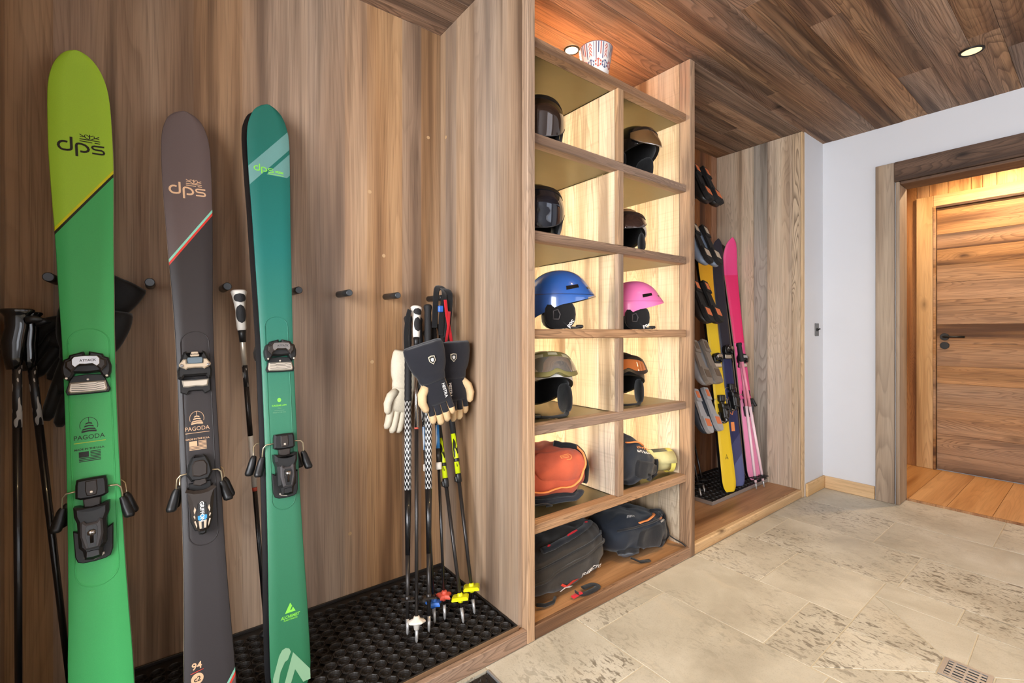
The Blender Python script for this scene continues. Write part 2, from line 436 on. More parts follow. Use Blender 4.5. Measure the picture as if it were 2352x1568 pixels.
def stone_mat():
    N = NT('limestone'); v, r = obj_coord(N)
    a = N.noise(v, 3.0, 4, .6, .4)
    col = N.ramp(a, [(.32, srgb(172, 165, 149)), (.5, srgb(190, 184, 168)), (.70, srgb(206, 201, 187))])
    pat = N.ramp(N.noise(v, 2.2, 2, .5), [(.38, 0.0), (.56, 1.0)])
    amt = N.ramp(N.math('FRACT', N.math('MULTIPLY', r, 9.7)), [(.15, .25), (.6, 1.0)])
    spots = N.ramp(N.noise(N.mapping(v, (52, 26, 40)), 1.0, 2, .5, .9), [(.56, 0.0), (.63, 1.0)])
    small = N.ramp(N.noise(N.mapping(v, (120, 60, 90)), 1.0, 1, .5, .5), [(.58, 0.0), (.66, 1.0)])
    mk = N.math('MULTIPLY', N.math('MULTIPLY', N.math('MAXIMUM', spots, N.math('MULTIPLY', small, .6)), pat), N.math('MULTIPLY', amt, .85))
    col = N.mix(mk, col, srgb(112, 104, 90))
    pale = N.ramp(N.noise(N.mapping(v, (9, 5, 9)), 1.0, 3, .6, .8), [(.56, 0.0), (.68, 1.0)])
    col = N.mix(N.math('MULTIPLY', pale, .35), col, srgb(206, 196, 176))
    fine = N.noise(v, 240, 2)
    col = N.mix(N.math('MULTIPLY', N.math('SUBTRACT', fine, .5, clamp=True), .8), col, srgb(126, 114, 94))
    hs = N.new('ShaderNodeHueSaturation'); N.link(N.math('ADD', N.math('MULTIPLY', r, .16), .92), hs.inputs['Value']); N.link(col, hs.inputs['Color'])
    rough = N.math('ADD', N.math('MULTIPLY', a, .25), .36)
    return N.out(hs.outputs[0], rough, bump=N.math('ADD', N.math('MULTIPLY', spots, -.5), fine), bump_s=.08, bump_d=.002, spec=.35)
M_['stone'] = stone_mat()
M_['grout'] = plain('grout', srgb(196, 186, 164), .9, noise_amt=.1, nscale=300)
M_['plaster'] = plain('white_plaster', srgb(214, 214, 217), .85, noise_amt=.015, nscale=8)
M_['steel_plate'] = plain('dark_bronze_plate', srgb(122, 112, 82), .34, .85, noise_amt=.12, nscale=6)
M_['steel'] = plain('brushed_steel', srgb(176, 174, 172), .3, .55, noise_amt=.08, nscale=200)
M_['chrome'] = plain('chrome', srgb(186, 184, 182), .2, 1.0)
M_['tray_edge'] = plain('tray_edge_metal', srgb(160, 132, 104), .4, .7, noise_amt=.1, nscale=150)
M_['black_metal'] = plain('black_metal', srgb(44, 42, 40), .45, .6)
M_['peg'] = plain('gunmetal', srgb(70, 72, 74), .38, .7)
M_['rubber'] = plain('rubber', srgb(33, 28, 24), .5, noise_amt=.3, nscale=90)
M_['black'] = plain('black_plastic', srgb(24, 23, 23), .42, noise_amt=.1, nscale=120)
M_['black_gloss'] = plain('glossy_black', srgb(14, 14, 15), .12, coat=.6)
M_['grey_plastic'] = plain('grey_plastic', srgb(66, 62, 62), .5)
M_['foam'] = fabric('black_padding', srgb(26, 25, 26), .95, 700)
M_['led'] = emit('led_strip', (1.0, .86, .62), 400.0)
M_['lamp_glow'] = emit('lamp_lens', (1.0, .74, .42), 14.0)
M_['lamp_dim'] = emit('lamp_lens_soft', (1.0, .74, .40), .9)
# ---------------------------------------------------------------- the setting
rng = random.Random(7)
ZC = 2.44; YB = 1.85; YF = 1.2546; XW = 3.7614
# ceiling: old planks running along the cabinets
ceiling = struct('ceiling')
MB().box(-1.5, 5.0, -2.0, 1.9, ZC + .014, ZC + .10).build('ceiling_slab', M_['dark_header'], ceiling)
edges = [1.852, 1.742, 1.615, 1.50, 1.385, 1.262, 1.195, 1.12, .945, .81, .69, .545, .404, .30, .16, .02, -.14, -.30, -.44, -.62, -.80, -.96, -1.14, -1.30, -1.48, -1.66, -1.84, -2.0]
fixed = {9: [2.274], 12: [2.94], 8: [1.93], 6: [2.75], 10: [3.1], 5: [2.95], 1: [.35]}
for i in range(len(edges) - 1):
    cuts = [-1.5] + fixed.get(i, [])
    if i not in fixed:
        cuts.append(rng.choice((.3, .6, 1.0, 2.6, 3.2)) + rng.uniform(-.2, .2))
    else:
        cuts = [-1.5] + fixed[i]
    cuts = [c for c in sorted(cuts) if c < 4.9] + [5.0]
    for a, b in zip(cuts[:-1], cuts[1:]):
        if b - a < .05: continue
        MB().box(a + .0006, b - .0006, edges[i + 1] + .0004, edges[i] - .0004, ZC + rng.uniform(.0, .003), ZC + .02, c=.0012).build('ceiling_plank', M_['ceiling'], ceiling)

# floor: limestone slabs in a grout bed
floor = struct('floor')
MB().box(.855, 3.905, -2.0, 1.30, -.05, -.0016).build('grout_bed', M_['grout'], floor)
MB().box(-1.5, .855, -2.0, 1.30, -.05, -.014).build('screed', M_['grout'], floor)
def slab(poly, g=.0021):
    n = len(poly); c = (sum(p[0] for p in poly)/n, sum(p[1] for p in poly)/n)
    a = sum(poly[i][0]*poly[(i + 1) % n][1] - poly[(i + 1) % n][0]*poly[i][1] for i in range(n))
    if a < 0: poly = poly[::-1]
    ins = []
    for i in range(n):
        p0 = Vector(poly[i - 1]); p1 = Vector(poly[i]); p2 = Vector(poly[(i + 1) % n])
        d1 = (p1 - p0).normalized(); d2 = (p2 - p1).normalized()
        n1 = Vector((-d1.y, d1.x)); n2 = Vector((-d2.y, d2.x)); b = (n1 + n2).normalized()
        ins.append(p1 + b*(g/max(.4, b.dot(n1))))
    ctr = Vector(c)
    top = [p + (ctr - p).normalized()*.0018 for p in ins]
    mb = MB(); z = rng.uniform(-.0004, .0004)
    mb.loft([[(p.x, p.y, -.012) for p in ins], [(p.x, p.y, z - .0012) for p in ins], [(p.x, p.y, z) for p in top]], smooth=False)
    mb.build('floor_tile', M_['stone'], floor)
rows = [(.858, 1.277, [.945, .14, -.66]), (1.277, 1.702, [1.158, .551, -.25, -1.05]), (1.702, 2.115, [.752]), (2.115, 2.542, [.955]),
        (2.542, 2.966, [1.164, .565, -.24, -1.0]), (2.966, 3.402, [.763, -.04, -.84]), (3.402, 3.904, [.372, -.43, -1.2])]
for x0, x1, cuts in rows:
    ys = [1.258] + cuts + [-2.0]
    if (x0, x1) == (1.702, 2.115): ys = [1.258, .752, .604]
    if (x0, x1) == (2.115, 2.542): ys = [1.258, .955, .606]
    for a, b in zip(ys[:-1], ys[1:]):
        slab([(x0, b), (x1, b), (x1, a), (x0, a)])
DX0, DX1, DY0, DY1 = 1.999, 2.118, .226, .346
slab([(2.378, .356), (2.542, .356), (2.542, .606), (2.378, .606)])
slab([(2.378, -.40), (2.542, -.40), (2.542, .356), (2.378, .356)])
slab([(1.706, .604), (2.044, .604), (2.040, DY1), (DX0, DY1)]); slab([(2.044, .604), (2.378, .606), (DX1, DY1), (2.040, DY1)])
slab([(2.378, .606), (2.378, .297), (DX1, .292), (DX1, DY1)]); slab([(2.378, .297), (2.378, -.04), (DX1, DY0), (DX1, .292)])
slab([(1.706, .604), (DX0, DY1), (DX0, DY0), (1.706, -.04)]); slab([(1.706, -.04), (DX0, DY0), (DX1, DY0), (2.378, -.04)])
slab([(1.702, -.40), (2.378, -.40), (2.378, -.04), (1.702, -.04)]); slab([(1.702, -2.0), (2.542, -2.0), (2.542, -.40), (1.702, -.40)])
slab([(-.6, 1.24), (.858, 1.24), (.858, 1.258), (-.6, 1.258)], .0015)
# steel strip that frames the sunken door mat
MB().box(.853, .858, -.9, 1.24, -.02, .0015).build('mat_frame_strip', M_['steel'], floor)

# white walls
def wall_prism(name, poly, x0, x1, mat):
    mb = MB(); mb.prism(poly, -x1, -x0, M=RZ(pi/2)); o = mb.build(name, mat); o['kind'] = 'structure'; return o
DO0, DO1, DOZ = -.12, .842, 2.065       # door opening
wall_prism('wall_right', [(-2.0, -.02), (DO0, -.02), (DO0, DOZ), (DO1, DOZ), (DO1, -.02), (1.9, -.02), (1.9, ZC + .02), (-2.0, ZC + .02)], XW, 3.905, M_['plaster'])
w = MB().box(3.4439, XW + .001, YF, YF + .12, -.02, ZC + .01, c=.002).build('wall_back', M_['plaster']); w['kind'] = 'structure'
w = MB().box(-1.5, -.37, YF, YF + .12, -.02, ZC + .01).build('wall_back', M_['plaster']); w['kind'] = 'structure'
WZ0, WZ1 = .7, 2.2
def ring_poly(y0, y1, a0, a1):
    return [(y0, -.02), (y1, -.02), (y1, ZC + .02), (y0, ZC + .02), (y0, WZ0), (a0, WZ0), (a0, WZ1), (a1, WZ1), (a1, WZ0), (y0, WZ0 - .0005)]
wall_prism('wall_left', ring_poly(-2.0, 1.3, -1.10, .70), -1.62, -1.5, M_['plaster'])
mb = MB(); mb.prism(ring_poly(-1.5, 3.905, 1.45, 3.15), -2.12, -2.0); o = mb.build('wall_front', M_['plaster']); o['kind'] = 'structure'
def window(name, loc, rot, wid, hei):
    r = struct(name); r.matrix_basis = T(*loc) @ RZ(rot)
    for (x0, x1, z0, z1) in ((-wid/2, -wid/2 + .06, 0, hei), (wid/2 - .06, wid/2, 0, hei), (-wid/2 + .06, wid/2 - .06, 0, .06), (-wid/2 + .06, wid/2 - .06, hei - .06, hei), (-.03, .03, .06, hei - .06)):
        MB().box(x0, x1, -.03, .03, z0, z1, c=.004).build('window_frame', M_['honey'], r)
window('window_1', (-1.56, -.20, WZ0), pi/2, 1.8, 1.5)
window('window_2', (2.3, -2.06, WZ0), 0, 1.7, 1.5)

# baseboards
def base(name, x0, x1, y0, y1, mat):
    o = MB().box(x0, x1, y0, y1, 0, .086, c=.003).build(name, mat); o['kind'] = 'structure'
base('baseboard_back', 3.452, XW, YF - .016, YF - .0003, M_['honey_x'])
base('baseboard_right', XW - .016, XW - .0003, .952, YF - .0165, M_['honey_y'])

# door casing round the opening into the hall
trim = struct('trim_1')
MB().box(XW - .022, XW - .0005, .848, .946, 0, 2.187, c=.003).build('casing_post', M_['casing'], trim)
MB().box(XW - .026, XW - .0005, -.2, .8475, 2.062, 2.187, c=.003).build('casing_header', M_['dark_header'], trim)
MB().box(XW - .022, 3.917, .822, .8415, 0, 2.061, c=.004).build('jamb', M_['casing'], trim)
MB().box(XW - .020, 3.917, -.1, .8215, 2.041, 2.0605, c=.004).build('jamb_head', M_['dark_header'], trim)
MB().box(XW - .022, XW - .0005, -.22, -.125, 0, 2.187, c=.003).build('casing_post', M_['casing'], trim)

# the hall beyond: oak floor, boarded wall, inner door
XH = 4.92
hall_floor = struct('hall_floor')
MB().box(3.906, XH + .3, -.9, 1.4, -.05, -.004).build('subfloor', M_['hall_dark'], hall_floor)
ys = [1.40, 1.20, 1.0, .815, .63, .43, .245, .05, -.15, -.35, -.55, -.75, -.9]
for a, b in zip(ys[:-1], ys[1:]):
    MB().box(3.912, XH, b + .0008, a - .0008, -.02, .012, c=.0015).build('oak_board', M_['hall_floor'], hall_floor)
MB().box(3.900, 3.9115, DO0, .8215, -.02, .0135, c=.002).build('threshold_strip', M_['hall_dark'], hall_floor)
hall = struct('wall_hall')
bx = [(1.40, 1.21), (1.21, 1.08)]
for a, b in bx: MB().box(XH, XH + .02, b + .001, a - .001, .012, 2.46, c=.002).build('wall_board', M_['hall_board'], hall)
MB().box(XH - .002, XH + .02, .971, 1.079, .012, 2.46, c=.002).build('wall_board', M_['hall_dark'], hall)
yy = .970
for wd in (.078, .11, .13, .06, .075, .17, .15, .12, .13, .14, .16, .15, .2):
    MB().box(XH, XH + .02, yy - wd + .001, yy - .001, (2.19 if yy < .90 and yy > -.2 else 2.19), 2.46, c=.002).build('wall_board', M_['hall_board'], hall); yy -= wd
for (y0, y1, mm) in ((-.35, -.165, 'hall_board'), (-.55, -.352, 'hall_board')):
    MB().box(XH, XH + .02, y0, y1, .012, 2.189, c=.002).build('wall_board', M_[mm], hall)
MB().box(XH + .02, XH + .12, -.9, 1.4, -.02, 2.5).build('wall_core', M_['plaster'], hall)
for (yy0, nm) in ((1.40, 'wall_hall_side'), (-.92, 'wall_hall_side')):
    o = MB().box(3.905, XH + .1, yy0, yy0 + .02, -.02, 2.45).build(nm, M_['plaster']); o['kind'] = 'structure'
# inner door: casing, nine horizontal boards, lever handle
door = struct('door_1')
MB().box(XH - .024, XH - .0005, .866, .9695, .0125, 2.187, c=.003).build('door_casing', M_['honey'], door)
MB().box(XH - .024, XH - .0005, -.06, .8655, 2.10, 2.187, c=.003).build('door_casing_head', M_['honey_y'], door)
MB().box(XH - .024, XH - .0005, -.16, -.0605, .0125, 2.187, c=.003).build('door_casing', M_['honey'], door)
MB().box(XH - .030, XH + .015, .850, .8655, .0125, 2.0995, c=.002).build('door_stop', M_['door_board'], door)
MB().box(XH - .030, XH + .015, -.06, .8495, 2.083, 2.0995, c=.002).build('door_stop_head', M_['dark_header'], door)
zs = [.018, .145, .30, .49, .70, .835, 1.01, 1.165, 1.355, 1.495, 1.63, 1.755, 1.875, 2.080]
for a, b in zip(zs[:-1], zs[1:]):
    MB().box(XH - .008 + rng.uniform(-.001, .001), XH + .018, -.055, .846, a + .0004, b - .0004, c=.0012).build('door_plank', M_['door_board'], door)
def rose(z, r=.028):
    return MB().lathe([(r, 0), (r, .007), (r - .002, .009)], 28, M=T(XH - .0085, .800, z) @ RY(-pi/2))
o = rose(1.067).build('handle_rose', M_['black_metal'], door)
mb = MB(); mb.tube([(XH - .017, .800, 1.067), (XH - .050, .800, 1.067), (XH - .055, .795, 1.067), (XH - .055, .680, 1.067)], .0085, 10); mb.build('lever', M_['black_metal'], door)
rose(.998).build('lock_rose', M_['black_metal'], door)

# light switch plate on the narrow white wall
sw = thing('switch_plate', 'small grey metal switch plate with black toggle on the narrow white wall', 'switch', (3.643, YF, 1.120))
MB().box(-.030, .030, -.006, -.0003, -.044, .044, c=.002).build('cover_plate', plain('switch_grey', srgb(108, 106, 104), .4, .6), sw)
mb = MB(); mb.lathe([(.011, 0), (.011, .004), (.009, .005)], 20, M=T(0, -.006, 0) @ RX(pi/2)); mb.build('toggle_ring', M_['black'], sw)
mb = MB(); mb.tube([(0, -.010, -.001), (0, -.024, .007)], [.004, .0055], 10); mb.build('toggle_lever', M_['black'], sw)

# recessed ceiling lamps with their own light
def downlight(x, y, label, power, kelvin, lens, r=.044, angle=110, rot=(0, 0, 0), blend=.8):
    t = thing('ceiling_downlight', label, 'lamp', (x, y, ZC), 'recessed ceiling lamps')
    MB().lathe([(r*.80, -.003), (r*.86, -.009), (r, -.009), (r*1.04, -.0065), (r*1.04, -.0035)], 36, cap=False).build('trim_ring', M_['black_metal'], t)
    mb = MB(); mb.lathe([(r*.45, -.0036), (r*.62, -.0042), (r*.81, -.0062)], 28, cap=True); mb.build('reflector', lens, t)
    spot_light('ceiling_downlight_beam', (x, y, ZC - .02), power, blackbody(kelvin), angle, blend, .035, rot)
    return t
downlight(3.065, .405, 'recessed black-rimmed ceiling lamp nearest the door with the plank ceiling around it', 12, 3500, M_['lamp_dim'])
downlight(1.556, 1.558, 'glowing recessed ceiling lamp above the shelf unit beside the painted bowl', 95, 3000, M_['lamp_glow'], .036, 150)
downlight(1.55, .405, 'recessed ceiling lamp above the floor in front of the shelf unit', 80, 2700, M_['lamp_dim'], angle=88, blend=.9)
downlight(-.05, .405, 'recessed ceiling lamp above the camera in front of the oak locker', 14, 2700, M_['lamp_dim'])
downlight(4.52, .45, 'recessed ceiling lamp in the hall beyond the door opening', 62, 3000, M_['lamp_dim'], angle=165, blend=.5)

# floor drain
dr = thing('floor_drain', 'square stainless steel slotted drain grate set in the stone floor', 'drain', (2.0585, .286, 0))
MB().box(-.058, .058, -.058, .058, -.0012, -.0006).build('drain_pan', M_['black'], dr)
mb = MB()
fr = .058
for (x0, x1, y0, y1) in ((-fr, -fr + .012, -fr, fr), (fr - .012, fr, -fr, fr), (-fr + .012, fr - .012, -fr, -fr + .012), (-fr + .012, fr - .012, fr - .012, fr)):
    mb.box(x0, x1, y0, y1, -.0005, .0028)
fs = mb.build('frame', M_['steel'], dr); fs['kind'] = 'stuff'
for i in range(5):
    k = -.036 + i*.018
    if i == 2:
        MB().box(k - .006, k + .006, -.0455, .0455, -.0003, .0026, c=.0008).build('grate_bar', M_['steel'], dr)
    else:
        MB().box(k - .0040, k + .0040, -.0455, .0455, -.0003, .0026, c=.0008).build('grate_bar', M_['steel'], dr)
for yk in (-.03, .0, .03):
    MB().box(-.0455, .0455, yk - .003, yk + .003, -.0004, .0020, c=.0006).build('cross_bar', M_['steel'], dr)

# sunken door mat at the near left
mt = thing('door_mat', 'black bristle door mat sunk in the floor at the bottom edge', 'mat', (.2, .3, 0))
mb = MB(); rr = random.Random(3)
mb.box(-1.0, .652, -1.1, .938, -.014, -.006)
mb.build('backing', M_['rubber'], mt)
mb = MB()
for i in range(2600):
    x = rr.uniform(.35, .648); y = rr.uniform(.70, .935); a = rr.uniform(0, 6.28); l = .004
    mb.add([(x, y, -.006), (x + .002*cos(a), y + .002*sin(a), -.006), (x + rr.uniform(-l, l), y + rr.uniform(-l, l), .0015)], [(0, 1, 2)])
o = mb.build('bristles', M_['rubber'], mt); o['kind'] = 'stuff'
# ---------------------------------------------------------------- built-in furniture
S = dict(s1=2.1765, s2=1.8265, s3=1.4718, s4=1.1133, s5=.7609, s6=.4015)
YS = 1.2767
# --- ski locker on the left (laminated oak panels, pegs, raised base)
lk = thing('ski_locker', 'open oak-laminate ski locker with a row of dark pegs, left of the lit shelves', 'cabinet', (.343, YF, 0))
def P(mb, name, mat, root): return mb.build(name, mat, root, world=True)
P(MB().box(-.37, 1.0344, YB, YB + .02, 0, ZC), 'back_panel', M_['laminate'], lk)
P(MB().box(1.0164, 1.0340, YF + .030, YB - .0005, .0505, ZC - .001), 'side_panel', M_['laminate_side'], lk)
P(MB().box(-.367, -.330, YF, YB - .0005, 0, ZC - .001, c=.002), 'side_panel', M_['laminate_side'], lk)
P(MB().box(-.329, 1.0338, YF + .0225, YB - .001, 0, .046), 'base_board', M_['platform'], lk)
P(MB().box(-.329, 1.0338, YF + .001, YF + .022, 0, .050, c=.0015), 'front_rail', M_['larch_rail'], lk)
for i, x in enumerate((-.228, -.016, .179, .3913, .566, .7565, .957)):
    mb = MB(); mb.tube([(x, YB - .0005, 1.249), (x, 1.724, 1.2475), (x, 1.7215, 1.2475)], [.0125, .0125, .0105], 16)
    pg = P(mb, 'peg', M_['peg'], lk)
cap = plain('pale_screw_cap', srgb(196, 160, 118), .5)
for p in ((.690, 1.675), (.955, 1.965), (.61, .30), (.70, .98), (.75, 1.42)):
    mb = MB(); mb.lathe([(.0075, 0), (.0072, .0008)], 16, M=T(p[0], YB - .0002, p[1]) @ RX(pi/2)); P(mb, 'screw_cap', cap, lk)
mb = MB(); mb.lathe([(.0075, 0), (.0072, .0008)], 16, M=T(1.0162, 1.80, 1.965) @ RY(-pi/2)); P(mb, 'screw_cap', cap, lk)

# --- lit shelf unit
sh = thing('shelf_unit', 'floor-to-ceiling larch shelf unit with two lit columns of helmet and bag compartments', 'shelf', (1.57, YF, 0))
P(MB().box(1.0346, 1.0709, YF, YF + .075, 0, ZC - .001, c=.003), 'front_post', M_['larch_post'], sh)
P(MB().box(2.0640, 2.1057, YF, YF + .060, 0, ZC - .001, c=.003), 'front_post', M_['larch_post'], sh)
for (y0, y1) in ((YF + .0755, 1.50), (1.5005, 1.68), (1.6805, YB - .001)):
    P(MB().box(1.0346, 1.0705, y0, y1, 0, ZC - .001, c=.001), 'side_board', M_['larch'], sh)
for (y0, y1) in ((YF + .0605, 1.437), (1.4375, 1.64), (1.6405, YB - .001)):
    P(MB().box(2.0643, 2.1055, y0, y1, 0, ZC - .001, c=.001), 'side_board', M_['larch'], sh)
xs = [1.072, 1.25, 1.42, 1.60, 1.76, 1.93, 2.0638]
for a, b in zip(xs[:-1], xs[1:]):
    P(MB().box(a + .0004, b - .0004, YB - .0205, YB + .0200, .0485, ZC - .001, c=.001), 'back_board', M_['larch'], sh)
zz = [S[k] for k in ('s1', 's2', 's3', 's4', 's5', 's6')]
th = .036
for k, z in enumerate(zz):
    r = P(MB().box(1.0711, 2.0637, YS, YS + .048, z - th, z, c=.003), 'shelf_rail', M_['larch_rail'], sh)
    for (x0, x1) in ((1.0712, 1.5515), (1.5883, 2.0637)):
        P(MB().box(x0, x1, YS + .0485, YB - .021, z - th + .002, z - .0015), 'steel_shelf', M_['steel_plate'], r if False else sh)
for k in range(5):
    z0, z1 = zz[k + 1] + .0003, zz[k] - th - .0003
    P(MB().box(1.5517, 1.5881, YS, YS + .020, z0, z1, c=.002), 'divider_edge', M_['larch_post'], sh)
    for (y0, y1) in ((YS + .0203, 1.386), (1.3865, 1.60), (1.6005, YB - .021)):
        P(MB().box(1.5519, 1.5879, y0, y1, z0, z1, c=.0008), 'divider_board', M_['larch'], sh)
    for x in (1.0712, 1.5886):
        o = P(MB().box(x, x + .0060, YB - .0330, YB - .0215, z0 + .006, z1 - .006), 'led_strip', M_['led'], sh)
P(MB().box(1.0712, 2.0636, YS + .0485, YB - .021, S['s1'] + .0002, S['s1'] + .004), 'bounce_board', M_['larch_rail'], sh)  # unseen wood sheet added to bounce the lamp's light up onto the ceiling
P(MB().box(1.0713, 2.0637, YF + .0225, YB - .021, 0, .048, c=.001), 'bottom_board', M_['platform'], sh)
P(MB().box(1.0713, 2.0637, YF + .002, YF + .022, 0, .050, c=.003), 'bottom_rail', M_['larch_rail'], sh)

# --- right-hand ski closet
cl = thing('ski_closet', 'tall ski closet of weathered boards with raised platform beside the white wall', 'cabinet', (2.75, YF, 0))
for (a, b) in zip([1.8495, 1.662, 1.5714, 1.4787, 1.3199], [1.662, 1.5714, 1.4787, 1.3199, YF + .012]):
    P(MB().box(3.405 + rng.uniform(0, .002), 3.436, b + .0006, a - .0006, .0505, ZC - .001, c=.0012), 'side_board', M_['figured_board'] if a < 1.33 else (M_['grey_board'] if 1.55 < a < 1.60 else M_['old_board']), cl)
P(MB().box(3.404, 3.4438, YF + .0005, YF + .0118, 0, ZC - .001, c=.002), 'side_edge', M_['honey'], cl)
P(MB().box(3.4365, 3.4435, YF + .0125, YB + .0202, 0, ZC - .001), 'side_core', M_['honey'], cl)
xs = [2.1060, 2.26, 2.43, 2.58, 2.74, 2.87, 2.99, 3.10, 3.17, 3.25, 3.33, 3.4050]
for a, b in zip(xs[:-1], xs[1:]):
    P(MB().box(a + .0006, b - .0006, YB - rng.uniform(0, .002), YB + .02, 0, ZC - .001, c=.0012), 'back_board', M_['red_board'], cl)
P(MB().box(1.0350, 3.46, YB + .0205, YB + .035, 0, ZC + .01), 'leak_block', M_['honey'], cl)  # unseen sheet added behind the boards to block light leaking through the gaps
P(MB().box(2.1062, 3.4035, YF + .0305, YB - .003, 0, .050), 'platform_board', M_['platform'], cl)
P(MB().box(2.1062, 3.4035, YF + .002, YF + .030, 0, .0515, c=.004), 'platform_rail', M_['honey_x'], cl)

# --- drip trays and ring mats
def ring_mat(root, x0, x1, y0, y1, ztop, depth=.011, pitch=.0425, tilt=True):
    """rubber ring mat: octagon rings in offset rows with square gaps, one moulded sheet"""
    mb = MB(); n = 16
    r_o = pitch*.5; rin = pitch*.36
    ny = int((y1 - y0)/(pitch*.5)); 
    def ring(cx, cy):
        prof = [(r_o*.99, -.0022), (r_o*.99, 0.0), (r_o*.88, 0.0), (r_o*.84, -.0016), (r_o*.78, -.0016), (rin*1.06, 0.0), (rin, -.001), (rin*.93, -depth*.7), (rin*.62, -depth*.72), (rin*.58, -depth)]
        rings = [[(cx + r*cos(2*pi*(j + .5)/8 if False else 2*pi*j/n + pi/8), cy + r*sin(2*pi*j/n + pi/8), ztop + z) for j in range(n)] for r, z in prof]
        # outer two rings squared off to an octagon
        for k in range(5):
            r = prof[k][0]
            for j in range(n):
                a = 2*pi*j/n + pi/8; b = (a + pi/8) % (pi/4) - pi/8
                rr_ = r*cos(pi/8)/cos(b)*1.02
                rings[k][j] = (cx + rr_*cos(a), cy + rr_*sin(a), ztop + prof[k][1])
        mb.loft(rings, smooth=False, cap0=False, cap1=False)
    row = 0; y = y0 + r_o
    while y + r_o <= y1 + .001:
        x = x0 + r_o
        while x + r_o <= x1 + .001:
            ring(x, y); x += pitch
        y += pitch; row += 1
    # web between the rings (with square gaps left open)
    o = mb.build('ring_sheet', M_['rubber'], root, world=True); o['kind'] = 'stuff'
    P(MB().box(x0 - .001, x1 + .001, y0 - .001, y1 + .001, ztop - depth - .002, ztop - depth), 'mat_base', M_['rubber'], root)
    fr = .006
    for (a, b, c_, d_) in ((x0 - fr, x1 + fr, y0 - fr, y0 - .0005), (x0 - fr, x1 + fr, y1 + .0005, y1 + fr), (x0 - fr, x0 - .0005, y0, y1), (x1 + .0005, x1 + fr, y0, y1)):
        if b - a > .002 and d_ - c_ > .002:
            P(MB().box(a, b, c_, d_, ztop - depth, ztop, c=.001), 'mat_border', M_['rubber'], root)
ZM = .062
tr = thing('drip_tray', 'long metal-edged drip tray along the front of the oak ski locker', 'tray', (.343, YF + .03, .046))
P(MB().box(-.328, 1.0158, YF + .0232, YF + .0262, .0465, ZM + .0015, c=.0006), 'tray_edge', M_['tray_edge'], tr)
P(MB().box(-.328, 1.0158, YF + .0264, YB - .002, .0462, .0475), 'tray_floor', M_['tray_edge'], tr)
mt1 = thing('ring_mat', 'black rubber ring mat under the green and dark skis in the oak locker', 'mat', (.343, 1.55, .0477), 'rubber ring mats')
ring_mat(mt1, -.3165, 1.0085, YF + .036, YB - .010, ZM)
tr2 = thing('drip_tray', 'metal drip tray at the back of the closet under the yellow and pink skis', 'tray', (3.0, 1.65, .051))
X0, X1, Y0 = 2.667, 3.402, 1.474
P(MB().box(X0, X1, Y0, Y0 + .003, .0512, .074, c=.0006), 'tray_edge', M_['steel'], tr2)
P(MB().box(X0, X0 + .003, Y0 + .0035, YB - .004, .0512, .074, c=.0006), 'tray_edge', M_['steel'], tr2)
P(MB().box(X0 + .0035, X1, Y0 + .0035, YB - .004, .0512, .053), 'tray_floor', M_['steel'], tr2)
mt2 = thing('ring_mat', 'dark rubber ring mat in the closet tray under the yellow and pink skis', 'mat', (3.0, 1.65, .0532), 'rubber ring mats')
ring_mat(mt2, X0 + .012, X1 - .010, Y0 + .012, YB - .014, .069, .009, .0415)
# ---------------------------------------------------------------- skis
def catmull(tab, s):
    if s <= tab[0][0]: return tab[0][1]
    if s >= tab[-1][0]: return tab[-1][1]
    for i in range(len(tab) - 1):
        if tab[i][0] <= s <= tab[i + 1][0]: break
    x0, y0 = tab[i]; x1, y1 = tab[i + 1]; t = (s - x0)/(x1 - x0)
    def sl(k):
        a = tab[max(k - 1, 0)]; b = tab[min(k + 1, len(tab) - 1)]
        return (b[1] - a[1])/(b[0] - a[0])
    m0, m1 = sl(i)*(x1 - x0), sl(i + 1)*(x1 - x0)
    h = (2*t**3 - 3*t*t + 1)*y0 + (t**3 - 2*t*t + t)*m0 + (-2*t**3 + 3*t*t)*y1 + (t**3 - t*t)*m1
    return h
def print_mat(name, slope, bands, rough=.45, extra=None, grain=.12):
    """flat topsheet print: colour bands across local z - slope*x"""
    N = NT(name); tc = N.new('ShaderNodeTexCoord'); sp = N.new('ShaderNodeSeparateXYZ'); N.link(tc.outputs['Object'], sp.inputs[0])
    v = N.math('SUBTRACT', sp.outputs[2], N.math('MULTIPLY', sp.outputs[0], slope))
    f = N.math('DIVIDE', v, 2.5)
    stops = [(min(1, max(0, p/2.5)), c) for p, c in bands]
    col = N.ramp(f, stops, 'CONSTANT')
    if extra: col = extra(N, col, v, sp)
    n = N.noise(tc.outputs['Object'], 900, 2)
    hs = N.new('ShaderNodeHueSaturation'); N.link(N.math('ADD', N.math('MULTIPLY', n, 2*grain), 1 - grain), hs.inputs['Value']); N.link(col, hs.inputs['Color'])
    return N.out(hs.outputs[0], rough, bump=n, bump_s=.12, bump_d=.001, spec=.4)
M_['sidewall'] = plain('pale_sidewall', srgb(206, 190, 166), .5)
M_['dark_sidewall'] = plain('dark_sidewall', srgb(30, 28, 28), .5)
M_['ski_base'] = plain('ski_base', srgb(20, 20, 22), .3)
M_['label_black'] = plain('print_black', srgb(28, 26, 22), .5)
M_['peach'] = plain('print_peach', srgb(214, 172, 134), .5)
M_['lime_print'] = plain('print_lime', srgb(130, 214, 70), .5)
M_['pale_print'] = plain('print_pale_green', srgb(132, 170, 134), .5)
M_['yellow_print'] = plain('print_yellow', srgb(200, 214, 60), .5)
M_['red_print'] = plain('print_red', srgb(206, 60, 46), .5)
M_['blue_print'] = plain('print_blue', srgb(52, 140, 186), .5)
M_['white_print'] = plain('print_white', srgb(232, 228, 222), .5)
M_['cream'] = plain('cream_metal', srgb(206, 186, 160), .35, .4)
